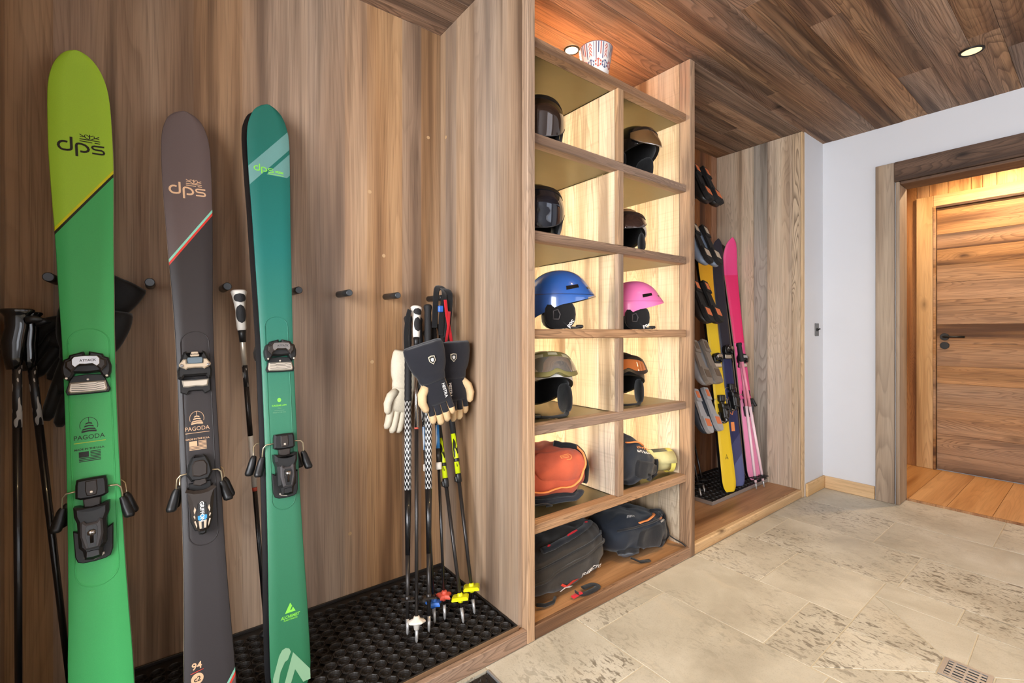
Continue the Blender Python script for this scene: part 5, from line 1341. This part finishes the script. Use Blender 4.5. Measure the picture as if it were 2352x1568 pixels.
# ---------------------------------------------------------------- bags on the lower shelves
class Blob:
    """soft padded body: superellipsoid with folds; local x long, -y front, z up, base at z = 0"""
    def __init__(s, rx, ry, rz, ex=.62, ez=.62, amp=.006, seed=0, taper=0.0, sag=.0, lean=0.0):
        s.r = (rx, ry, rz); s.ex, s.ez = ex, ez; s.amp = amp; s.o = Vector((seed*3.7, seed*1.3, seed*5.1)); s.taper = taper; s.sag = sag; s.lean = lean
    def P(s, u, v, off=0.0):
        """u azimuth (0 = +x, -pi/2 = front), v -pi/2..pi/2"""
        f = lambda w, e: math.copysign(abs(w)**e, w)
        cx, sx = f(cos(u), s.ex), f(sin(u), s.ex); cv, sv = f(cos(v), s.ez), f(sin(v), s.ez)
        rx, ry, rz = s.r
        p = Vector((rx*cv*cx, ry*cv*sx, rz*sv))
        nrm = Vector((cx*cv/rx, sx*cv/ry, sv/rz)).normalized()
        k = 1 + s.taper*p.x/rx
        p.y *= (1 + (k - 1)*.5); p.z = (p.z + rz)*k - rz
        q = p*9 + s.o
        d = noise.noise(q)*s.amp*1.2 + noise.noise(q*2.3)*s.amp*.8 + abs(noise.noise(q*1.5 + Vector((3, 1, 7))))*s.amp*-.9
        p = p + nrm*(d + off)
        p.z += rz; p.z = max(p.z, .0005 + off*.2)
        p.z -= s.sag*(p.x/rx)**2*p.z/(2*rz); p.x += s.lean*p.z
        return p
    def mesh(s, nu=72, nv=36):
        mb = MB(); rings = []
        for j in range(nv + 1):
            v = -pi/2*.985 + pi*.985*j/nv
            rings.append([s.P(2*pi*i/nu, v) for i in range(nu)])
        mb.loft(rings); return mb
    def patch(s, u0, u1, v0, v1, off, th=.006, n=20, m=12, round_=.5):
        mb = MB()
        def g(o):
            out = []
            for j in range(m + 1):
                row = []
                for i in range(n + 1):
                    a, b = -1 + 2*i/n, -1 + 2*j/m
                    # squircle the square grid
                    x = a*sqrt(max(0, 1 - b*b/2))*(round_) + a*(1 - round_); y = b*sqrt(max(0, 1 - a*a/2))*(round_) + b*(1 - round_)
                    e = max(abs(a), abs(b)); o2 = o - (th*.9 if e > .99 else 0)
                    row.append(s.P((u0 + u1)/2 + (u1 - u0)/2*x, (v0 + v1)/2 + (v1 - v0)/2*y, o2))
                out.append(row)
            return out
        mb.loft(g(off), closed=False); return mb
    def line(s, pts, off, rad, flat=None, n=6, sub=6):
        P_ = []
        for (a, b), (c, d) in zip(pts[:-1], pts[1:]):
            for k in range(sub): t = k/sub; P_.append(s.P(a + (c - a)*t, b + (d - b)*t, off))
        P_.append(s.P(pts[-1][0], pts[-1][1], off))
        mb = MB(); mb.tube(P_, rad, n, flat=flat); return mb
    def text(s, body, u, v, size, off, rot=0, shear=0, su=None):
        mb = MB(); rx, ry, rz = s.r; su = su or 1/(rx*1.0); sv = 1/(rz*1.35)
        add_text(mb, body, 0, 0, size, fn=lambda a, b: s.P(u + a*su, v + b*sv, off), bold=True, rot=rot, shear=shear); return mb
orange_f = fabric('rust_orange_fabric', srgb(206, 96, 66), .8, 900)
M_['orange_zip'] = plain('orange_zip', srgb(246, 150, 84), .6)
black_f = fabric('black_pack_fabric', srgb(30, 31, 35), .8, 900)
navy_f = fabric('blue_black_pack_fabric', srgb(34, 40, 50), .75, 900)
brownblack_f = fabric('brown_black_duffel_fabric', srgb(50, 45, 40), .85, 900)
FR = -pi/2
# rust backpack
bp = thing('backpack', 'rust orange backpack with pale logo and orange zip on the lower left shelf', 'backpack', T(1.300, 1.475, S['s6'] + .014) @ RZ(D(-18)) @ SC(.94, .94, .94), 'bags in the shelf unit')
b1 = Blob(.188, .130, .116, .75, .72, .011, 1, taper=-.05)
b1.mesh().build('main_bag', orange_f, bp)
b1.patch(FR - .50, FR + .95, -.10, .95, .012, .012, round_=.8).build('front_pocket', orange_f, bp)
b1.line([(FR - .75, -.28), (FR - .2, -.34), (FR + .35, -.20), (FR + .85, .15), (FR + 1.05, .55), (FR + 1.10, .95)], .015, .006, (1, .6)).build('zipper', M_['orange_zip'], bp)
b1.line([(FR + 1.35, -.4), (FR + 1.30, .2), (FR + 1.15, .75), (FR + .8, 1.15), (FR + .3, 1.30)], .008, .016, (1, .5)).build('shoulder_strap', black_f, bp)
b1.patch(FR - 1.0, FR + 1.1, -1.15, -.62, .012, .01).build('base_panel', black_f, bp)
b1.line([(FR - .55, -.95), (FR - .1, -.85), (FR + .5, -.75), (FR + .95, -.62)], .022, .018, (1, .6)).build('hip_belt', navy_f, bp)
mb = MB()
def b1fn(x, z): return b1.P(FR + .22 + x/.16, .50 + z/.15, .0185)
mb.ribbon([(-.020, .006), (-.020, .014), (.006, .014), (.016, .006), (.016, -.006), (.006, -.014), (-.008, -.014)], .0045, fn=b1fn)
mb.ribbon([(-.020, .004), (-.020, -.002), (.004, -.002), (.004, .006), (-.020, .006)], .0035, fn=b1fn); mb.build('logo_print', M_['orange_zip'], bp)
mb = MB(); p = b1.P(FR - .70, -.25, .016); mb.tube([p, p + Vector((-.004, -.012, -.03)), p + Vector((.006, -.018, -.050)), p + Vector((-.006, -.018, -.060))], .0035, 6); mb.build('zip_pull', orange_f, bp)
mb = MB(); mb.tube([(-.10, -.150, .012), (-.06, -.165, .018), (-.03, -.160, .008), (-.05, -.150, .003)], .008, 6, flat=(1, .4)); mb.build('loose_strap', M_['webbing'], bp)
# black backpack right
bq = thing('backpack', 'black backpack with orange zip tab slumped beside the rolled skins', 'backpack', T(1.748, 1.378, S['s6'] + .002) @ RZ(D(-6)), 'bags in the shelf unit')
b2 = Blob(.150, .085, .105, .7, .8, .012, 2, taper=-.42)
b2.mesh().build('main_bag', navy_f, bq)
b2.line([(FR - .6, .55), (FR - .2, .75), (FR + .15, .85)], .006, .007, (1, .5)).build('zipper', M_['orange_zip'], bq)
b2.patch(FR - .2, FR + .9, -.6, .1, .012, .012).build('front_pocket', black_f, bq)
b2.line([(FR + .1, -.3), (FR + .35, -.75), (FR + .65, -.85), (FR + .95, -.4)], .016, .009, (1, .35)).build('loose_strap', M_['webbing'], bq)
b2.line([(FR + .9, -.6), (FR + 1.1, -.1), (FR + 1.25, .3)], .010, .014, (1, .5)).build('shoulder_strap', black_f, bq)
def marks(bl, u, v, n, w, h, off, rot, seed, name, mat, par):
    """tiny unreadable lettering: a row of short strokes"""
    mb = MB(); q = random.Random(seed); rx, ry, rz = bl.r
    for i in range(n):
        x = (i/(n - 1) - .5)*w; hh = h*q.choice((1, 1, .7)); zz_ = -h*.5
        for (x0, z0, x1, z1) in ((x, zz_, x, zz_ + hh), (x, zz_ + hh*q.choice((0, .5, 1)), x + w/n*.55, zz_ + hh*q.choice((0, .5, 1)))):
            def fn(a, b): a, b = a*cos(rot) - b*sin(rot), a*sin(rot) + b*cos(rot); return bl.P(u + a/rx, v + b/(rz*1.35), off)
            mb.ribbon([(x0, z0), (x1, z1)], h*.24, fn=fn)
    o = mb.build(name, mat, par); o['kind'] = 'stuff'; return o
marks(b2, FR - .02, .38, 8, .050, .012, .014, .25, 1, 'white_lettering', M_['white_print'], bq)
marks(b2, FR - .02, .52, 8, .050, .011, .016, .25, 2, 'orange_lettering', M_['orange_zip'], bq)
# rolled climbing skins
rk = thing('rolled_skins', 'roll of yellow and grey climbing skins beside the black backpack', 'roll', T(1.985, 1.376, S['s6'] + .0605) @ RZ(D(-114)) @ SC(1.12, .95, 1.12), None)
mb = MB(); n = 40; path = [((.050 - .030*t)*cos(t*4.2*pi), (.050 - .030*t)*sin(t*4.2*pi)) for t in [i/n for i in range(n + 1)]]
A = [(x, -.065, z) for x, z in path]; B = [(x*1.02, .065, z*1.02) for x, z in path]
mb.loft([A, B], closed=False); o = mb.build('skin_roll', plain('pale_skin', srgb(214, 206, 150), .8, noise_amt=.2, nscale=20), rk)
sol = o.modifiers.new('thickness', 'SOLIDIFY'); sol.thickness = .004
mb = MB(); mb.loft([[(.0515*cos(a), y, .0515*sin(a)) for a in [D(20 + 140*i/16) for i in range(17)]] for y in (-.05, .03)], closed=False); mb.build('grey_panel', plain('skin_grey', srgb(104, 106, 92), .8), rk)
mb = MB(); mb.loft([[(.052*cos(2*pi*i/32), y, .052*sin(2*pi*i/32)) for i in range(32)] for y in (.034, .060)], cap0=False, cap1=False); mb.build('yellow_band', plain('skin_yellow', srgb(226, 214, 104), .7), rk)
mb = MB(); mb.lathe([(.018, 0), (.012, .05)], 14, M=T(0, -.05, .0) @ RX(-pi/2)); mb.build('blue_core', plain('skin_blue', srgb(120, 150, 166), .7), rk)
# duffel with lettering
bd = thing('duffel_bag', 'dark brown-black duffel bag with white and red lettering on the bottom board', 'bag', T(1.335, 1.455, .0505) @ RZ(D(2)), 'bags in the shelf unit')
b3 = Blob(.245, .138, .112, .62, .70, .012, 3, taper=.06)
b3.mesh(90, 40).build('main_bag', brownblack_f, bd)
b3.line([(FR - 1.25, .10), (FR - .6, .22), (FR, .36), (FR + .6, .40), (FR + 1.2, .30)], .003, .006, (1, .5)).build('zipper', M_['webbing'], bd)
b3.line([(FR - 1.2, -.20), (FR - .6, -.05), (FR, .06), (FR + .6, .12), (FR + 1.2, .05)], .002, .009, (1, .5)).build('piping', brownblack_f, bd)
hd = b3.line([(FR - .7, .75), (FR - .2, .82), (FR + .25, .92), (FR + .8, .98)], .022, .020, (1, .5)); hd.build('carry_handle', black_f, bd)
for (u, v) in ((FR - .50, .78), (FR + .02, .88), (FR + .62, .96)):
    b3.patch(u - .05, u + .05, v - .10, v + .10, .030, .004).build('red_tab', M_['red_strap'], bd)
b3.text('REACTOR', FR + .33, -.32, .0265, .009, shear=.15, su=1/.20).build('lettering', M_['white_print'], bd)
mb = MB()
def b3fn(x, z): return b3.P(FR - .10 + x/.23, -.42 + z/.15, .009)
mb.ribbon([(-.018, .020), (.0, .0)], .010, fn=b3fn); mb.ribbon([(.020, .024), (.0, .0)], .010, fn=b3fn); mb.build('red_mark', M_['red_print'], bd)
mb = MB(); mb.ribbon([(.0, .0), (-.024, -.022)], .009, fn=b3fn); mb.ribbon([(.0, .0), (.016, -.018)], .011, fn=b3fn); mb.build('white_mark', M_['white_print'], bd)
mb = MB(); mb.tube([(-.02, -.150, .02), (.0, -.165, .006), (.05, -.175, .006), (.10, -.170, .006), (.085, -.150, .010), (.03, -.145, .012)], .011, 6, flat=(1, .22)); mb.build('loose_strap', M_['webbing'], bd)
mb = MB(); mb.box(-.045, .010, -.168, -.150, .003, .012, c=.003); mb.build('red_buckle', M_['red_strap'], bd)
mb = MB(); mb.tube([(-.20, -.12, .018), (-.17, -.135, .012), (-.13, -.140, .012), (-.11, -.13, .02)], .007, 6); mb.build('grab_loop', M_['webbing'], bd)
# black backpack lying on the bottom board
be = thing('backpack', 'black backpack with orange zip lying on the bottom board at the right', 'backpack', T(1.836, 1.455, .0505) @ RZ(D(-4)), 'bags in the shelf unit')
b4 = Blob(.206, .126, .092, .66, .75, .013, 4, taper=-.10)
b4.mesh(90, 40).build('main_bag', navy_f, be)
b4.patch(FR - .2, FR + 1.1, -.55, .35, .014, .014, round_=.7).build('front_pocket', black_f, be)
b4.line([(FR - .1, .62), (FR + .35, .80), (FR + .8, .90)], .006, .0075, (1, .5)).build('zipper', M_['orange_zip'], be)
b4.line([(FR - .9, .35), (FR - .3, .45), (FR + .3, .52), (FR + 1.0, .55)], .008, .005).build('seam', black_f, be)
marks(b4, FR - .35, 1.02, 9, .075, .012, .005, .05, 3, 'white_lettering', M_['white_print'], be)
marks(b4, FR + .45, .40, 7, .045, .010, .020, .1, 4, 'white_lettering', M_['white_print'], be)
marks(b4, FR + .45, .52, 7, .045, .009, .020, .1, 5, 'orange_lettering', M_['orange_zip'], be)
b4.patch(FR - .95, FR - .10, -.95, -.25, .016, .014, round_=.9).build('hip_pad', black_f, be)
b4.patch(FR - .80, FR - .30, -.80, -.40, .020, .004, round_=.9).build('pad_mesh', plain('grey_mesh', srgb(92, 98, 106), .8), be)
b4.line([(FR + .35, -.2), (FR + .55, -.7), (FR + .95, -.7), (FR + 1.15, -.2)], .022, .010, (1, .35)).build('loose_strap', M_['webbing'], be)
b4.line([(FR + .95, -.75), (FR + 1.15, -.2), (FR + 1.3, .4), (FR + 1.1, 1.0)], .012, .015, (1, .5)).build('shoulder_strap', black_f, be)
mb = MB(); mb.tube([(.175, -.115, .05), (.20, -.13, .030), (.215, -.150, .020), (.225, -.170, .006)], .014, 6, flat=(1, .2)); mb.build('strap_end', M_['webbing'], be)
mb = MB(); mb.tube([(-.11, -.12, .02), (-.08, -.150, .005), (-.03, -.165, .005)], .011, 6, flat=(1, .25)); mb.build('strap_end', M_['webbing'], be)
# dark bag in the shade behind the duffel
bz = thing('rucksack', 'black rucksack in the shade behind the lettered duffel bag', 'bag', T(1.26, 1.70, .0505) @ RZ(D(6)), 'bags in the shelf unit')
b5 = Blob(.165, .095, .130, .7, .75, .008, 5); b5.mesh(60, 30).build('main_bag', black_f, bz)
b5.line([(FR - .9, .3), (FR, .45), (FR + .9, .35)], .003, .005).build('zipper', M_['webbing'], bz)

# ---------------------------------------------------------------- painted bowl on top of the shelf unit
bw = thing('lantern_bowl', 'white tapered bowl painted with snowflakes and stripes on top of the shelves', 'bowl', (1.522, 1.375, S['s1'] + .0046))
H_ = .150
def cone(a, z, off=.0006):
    r = .046 + .0265*z/H_ + off; return (r*cos(a), r*sin(a), z)
mb = MB(); mb.lathe([(.040, 0), (.0462, .003), (.0725, H_), (.0715, H_ + .002), (.0700, H_), (.045, .006), (.002, .005)], 48); mb.build('bowl_body', plain('white_glaze', srgb(232, 226, 220), .3, coat=.5), bw)
mb = MB(); mb.tube([(.0722*cos(2*pi*i/36), .0722*sin(2*pi*i/36), H_ + .0008) for i in range(37)], .0014, 6); mb.build('rim_line', plain('glaze_rim', srgb(84, 50, 70), .4), bw)
cols = [plain('glaze_red', srgb(196, 84, 64), .4), plain('glaze_blue', srgb(70, 82, 120), .4), plain('glaze_plum', srgb(112, 70, 84), .4), plain('glaze_grey', srgb(140, 144, 160), .4)]
for i in range(42):
    a = 2*pi*i/42; mk = i % 7
    if mk in (2, 3): continue
    l = (.050, .066, 0, 0, .060, .072, .045)[mk]
    mb = MB(); mb.add([cone(a - .028, H_ - .002), cone(a + .028, H_ - .002), cone(a + .028, H_ - l), cone(a - .028, H_ - l)], [(0, 3, 2, 1)]); mb.build('stripe', cols[(0, 1, 0, 0, 3, 2, 1)[mk]], bw)
for i in range(6):
    a0 = 2*pi*(i*7 + 2.5)/42
    mb = MB()
    for q in range(4):
        z = H_ - .010 - q*.013
        mb.add([cone(a0 - .10, z - .012), cone(a0, z), cone(a0 + .10, z - .012), cone(a0 + .10, z - .006), cone(a0, z + .006), cone(a0 - .10, z - .006)], [(0, 1, 4, 5), (1, 2, 3, 4)])
    o = mb.build('chevrons', cols[0], bw); o['kind'] = 'stuff'
    for (da, zc_, m) in ((0, H_ - .085, cols[1]), (.52, H_ - .083, cols[0])):
        mb = MB(); 
        for q in range(3):
            th_ = pi*q/3 + pi/6; dx, dz = .017*cos(th_), .017*sin(th_)
            mb.ribbon([(-dx, -dz), (dx, dz)], .0042, fn=lambda x, z: cone(a0 + da + x/.062, zc_ + z))
            for sg in (-1, 1):
                cx_, cz_ = sg*dx*.62, sg*dz*.62; ex, ez_ = .006*cos(th_ + 1.57), .006*sin(th_ + 1.57)
                mb.ribbon([(cx_ - ex + sg*dx*.2, cz_ - ez_ + sg*dz*.2), (cx_, cz_), (cx_ + ex + sg*dx*.2, cz_ + ez_ + sg*dz*.2)], .0032, fn=lambda x, z: cone(a0 + da + x/.062, zc_ + z))
        mb.build('snowflake', m, bw)
# ---------------------------------------------------------------- ski closet contents
def boot_proto(label, Mx, shell, cuff, sole, pad, k=1.0, group='ski boots hung sole-out on the closet rack'):
    """toe towards +x, sole at z = 0"""
    r = thing('ski_boot', label, 'boot', Mx @ SC(k, k, k), group)
    out = [(-.145, .030), (-.13, .036), (-.06, .034), (-.01, .034), (.05, .043), (.10, .045), (.135, .038), (.152, .022), (.156, 0)]
    poly = out + [(x, -y) for x, y in out[::-1] if y > 0]
    def flat(mb, pts, z0, z1): mb.loft([[(x, y, z0) for x, y in pts], [(x, y, z1) for x, y in pts]], smooth=False)
    mb = MB(); flat(mb, poly, .010, .024); mb.build('sole_edge', sole, r)
    toe = [(.045, .043), (.10, .045), (.135, .038), (.152, .022), (.156, 0)]; tp = toe + [(x, -y) for x, y in toe[::-1] if y > 0]
    mb = MB(); flat(mb, tp, 0, .010); t = mb.build('toe_sole', sole, r)
    heel = [(-.145, .030), (-.13, .036), (-.06, .034)]; hp_ = heel + [(x, -y) for x, y in heel[::-1]]
    mb = MB(); flat(mb, hp_, 0, .010); hh = mb.build('heel_sole', sole, r)
    mb = MB(); mb.box(.062, .112, -.030, .030, -.003, -.0002, c=.001); mb.build('tread_pad', pad, t)
    mb = MB(); mb.box(-.128, -.080, -.020, .020, -.003, -.0002, c=.001); mb.build('tread_pad', pad, hh)
    mb = MB(); n = 20; rings = []
    prof = [(-.142, .022, .030, .06), (-.125, .022, .037, .115), (-.08, .022, .040, .140), (-.02, .022, .041, .135), (.03, .022, .044, .105), (.08, .022, .046, .082), (.12, .022, .042, .070), (.143, .022, .030, .055), (.150, .022, .018, .040)]
    for (x, z0, hw, z1) in prof:
        rings.append([(x, hw*math.copysign(abs(cos(2*pi*j/n))**.7, cos(2*pi*j/n)), (z0 + z1)/2 + (z1 - z0)/2*math.copysign(abs(sin(2*pi*j/n))**.7, sin(2*pi*j/n))) for j in range(n)])
    mb.loft(rings); mb.build('shell', shell, r)
    mb = MB(); rings = []
    for (z, cx, lx, hw) in ((.09, -.070, .074, .042), (.14, -.068, .070, .043), (.18, -.058, .066, .045), (.215, -.050, .066, .046), (.24, -.044, .066, .047)):
        rings.append([(cx + lx*math.copysign(abs(cos(2*pi*j/n))**.8, cos(2*pi*j/n)), hw*math.copysign(abs(sin(2*pi*j/n))**.8, sin(2*pi*j/n)), z) for j in range(n)])
    mb.loft(rings); c = mb.build('cuff', cuff, r)
    for (x, z) in ((.03, .108), (-.01, .140)):
        mb = MB(); mb.tube([(x - .01, -.046, z - .05), (x, -.040, z - .012), (x + .006, 0, z + .006), (x, .040, z - .012), (x - .01, .046, z - .05)], .007, 6, flat=(1, .5)); mb.build('buckle', M_['grey_plastic'], r)
    for z in (.165, .21):
        mb = MB(); mb.tube([(-.03, -.048, z - .005), (.01, -.045, z), (.030, 0, z + .002), (.01, .045, z), (-.03, .048, z - .005)], .007, 6, flat=(1, .5)); mb.build('buckle', M_['grey_plastic'], c)
    return r
def boot_frame(toe, lean=.45, side=.12):
    x = Vector((-.12, -lean, -.88)).normalized(); nz = -Vector((side, -.86, .40)).normalized(); nz = (nz - x*nz.dot(x)).normalized()
    y = nz.cross(x); return frame(Vector(toe) - x*.156, x, y, nz)
bm_ = lambda n, c, r=.4: plain(n, c, r, coat=.15)
dk, gy, bl, br, nv = bm_('boot_black', srgb(34, 30, 28)), bm_('boot_grey', srgb(150, 150, 152)), bm_('boot_blue_grey', srgb(140, 156, 178)), bm_('boot_brown', srgb(78, 66, 56)), bm_('boot_navy', srgb(52, 62, 74))
so, sg_, org = plain('sole_black', srgb(30, 28, 28), .8), plain('sole_grey', srgb(140, 128, 116), .8), plain('sole_orange', srgb(232, 128, 78), .7)
tanp = plain('sole_tan', srgb(206, 186, 162), .7)
rows_b = [(1.905, dk, dk, so, org, 'black boot with orange sole pads on the top rack level'), (1.528, bl, gy, so, tanp, 'blue-grey boot with black and cream sole on the second rack level'), (1.168, dk, br, so, org, 'dark brown boot with wide orange toe pad on the third rack level'),
          (.789, gy, br, sg_, plain('sole_brown', srgb(110, 92, 76), .8), 'dusty grey boot with grey-brown sole on the fourth rack level'), (.486, nv, dk, plain('sole_pale', srgb(176, 176, 178), .8), org, 'dark slate boot with pale sole and orange pads on the lowest rack level')]
for i, (z, sh_, cu_, so_, pd_, lab) in enumerate(rows_b):
    for x, w_ in ((2.664, 'left one'), (2.780, 'right one')):
        boot_proto(lab + ', ' + w_, boot_frame((x, 1.470 + .006*(i % 2), z)), sh_, cu_, so_, pd_, 1.0 if i != 4 else .95)
rack = thing('boot_rack', 'black metal boot warmer rack holding five pairs of boots on the closet wall', 'rack', (2.722, 1.83, .95))
for x in (2.668, 2.778):
    mb = MB(); mb.tube([(x, 1.834, .45), (x, 1.834, 2.25)], .0095, 10); P(mb, 'upright', M_['black_metal'], rack)
    for (z, *_q) in rows_b:
        mb = MB(); mb.tube([(x, 1.834, z + .05), (x - .01, 1.80, z + .065)], .009, 10); P(mb, 'prong', M_['black_metal'], rack)

def lean_frame(base, top, turn):
    z = (Vector(top) - Vector(base)).normalized(); x = Vector((cos(turn), sin(turn), 0)); x = (x - z*x.dot(z)).normalized()
    return frame(base, x, z.cross(x), z)
def tabs(L, tip, waist, tail): 
    return [(0, tail*.55), (.012, tail*.75), (.045, tail*.97), (.12, tail), (.35, (tail + waist)/2), (.55*L*.9, waist), (.62*L, waist*1.02), (.80*L, tip*.88), (.88*L, tip), (.93*L, tip*.97), (.965*L, tip*.78), (.985*L, tip*.52), (L, .004)]
GC = 'skis standing in the closet'
yel = print_mat('yellow_topsheet', 0, [(0, srgb(244, 206, 40)), (1.2, srgb(240, 176, 30))], .35)
nav = print_mat('navy_topsheet', .9, [(0, srgb(96, 104, 150)), (.16, srgb(70, 74, 116)), (.30, srgb(44, 50, 92)), (.9, srgb(36, 36, 52))], .3)
pnk = print_mat('pink_topsheet', 0, [(0, srgb(246, 150, 190)), (.55, srgb(240, 90, 150)), (.95, srgb(236, 44, 110)), (1.45, srgb(242, 70, 140))], .35)
blk = print_mat('black_topsheet', 0, [(0, srgb(36, 36, 42))], .3)
KB = dict(style='attack', detail=False, kx_t=5.8e-5, kz_t=9.0e-5)
def closet_ski(label, base, top, turn, L, tip, waist, tail, m, side, toe_s, heel_s, curl=.035):
    s_ = Ski('alpine_ski', label, GC, lean_frame(base, top, turn), tabs(L, tip, waist, tail), m, side, curl)
    binding(s_, toe_s, heel_s, **KB); return s_
y1 = closet_ski('bright yellow ski in the closet, front one of its pair', (2.925, 1.495, .0745), (3.040, 1.735, 1.60), -.30, 1.70, .062, .048, .056, yel, M_['dark_sidewall'], .90, .62)
rear_ski(y1, 'second yellow ski standing behind the front yellow one', dx=.004, gap=.030, skip=('embossed_ridge',))
n1 = closet_ski('navy and purple ski in the closet between the yellow and pink skis', (3.090, 1.515, .0745), (3.205, 1.738, 1.62), -.25, 1.72, .060, .046, .055, nav, M_['sidewall'], .95, .68)
rear_ski(n1, 'second navy ski standing behind the front navy one', dx=.003, gap=.030, skip=('embossed_ridge',))
p1 = closet_ski('bright pink ski in the closet corner, front one of its pair', (3.305, 1.515, .0745), (3.325, 1.715, 1.70), -.45, 1.72, .058, .043, .052, pnk, M_['sidewall'], .88, .62, .06)
rear_ski(p1, 'second pink ski of the corner pair, its dark base edge showing at the left', dx=-.004, gap=.032, skip=('embossed_ridge',))
mb = MB(); mb.poly([(-.026, .42), (.006, .42), (.006, .36), (-.026, .36)], fn=n1.fn()); mb.build('orange_print', M_['orange_zip'], n1.root)
mb = MB(); mb.ribbon([(-.02, .60), (-.02, .48), (-.005, .47), (.004, .49), (.004, .60)], .007, fn=n1.fn()); mb.build('orange_print', M_['orange_zip'], n1.root)
mb = MB(); mb.ribbon([(-.010, .205), (0, .235), (.010, .205)], .004, fn=y1.fn()); mb.ribbon([(-.007, .212), (.007, .212)], .003, fn=y1.fn()); mb.build('small_mark', M_['label_black'], y1.root)
mb = MB(); mb.ribbon([(-.02, .55), (.02, .56)], .008, fn=p1.fn()); mb.build('dark_print', M_['label_black'], p1.root)
pkp = plain('pink_pole', srgb(250, 218, 224), .35)
for (tp, to, lab) in (((3.178, 1.448, .0525), (3.225, 1.590, 1.02), 'pale pink ski pole in the closet, left of its pair'), ((3.262, 1.436, .0525), (3.165, 1.560, 1.03), 'pale pink ski pole in the closet, right of its pair')):
    pole(lab, tp, to, [(.045, .55, .0085, .0095, pkp, 'lower_shaft'), (.55, .86, .0095, .0095, plain('rose_shaft', srgb(240, 150, 170), .35), 'upper_shaft')], 'pink poles in the closet', grip=lambda r, L: grip_foam(r, L, L - .86, .015), basket=lambda r: basket_star(r, .072, .040, M_['black'], 6, .006, .6))
for (tp, to, lab) in (((2.714, 1.575, .0705), (2.862, 1.80, .56), 'thin dark pole in the closet below the boots, nearer one'), ((2.799, 1.60, .0705), (2.945, 1.80, .50), 'thin dark pole in the closet below the boots, farther one')):
    pole(lab, tp, to, [(.045, .42, .0055, .0070, M_['shaft_black'], 'lower_shaft')], 'dark poles in the closet', grip=lambda r, L: grip_foam(r, L, min(.14, L - .40), .012), basket=lambda r: basket_disc(r, .07, .035, M_['black'], .008))
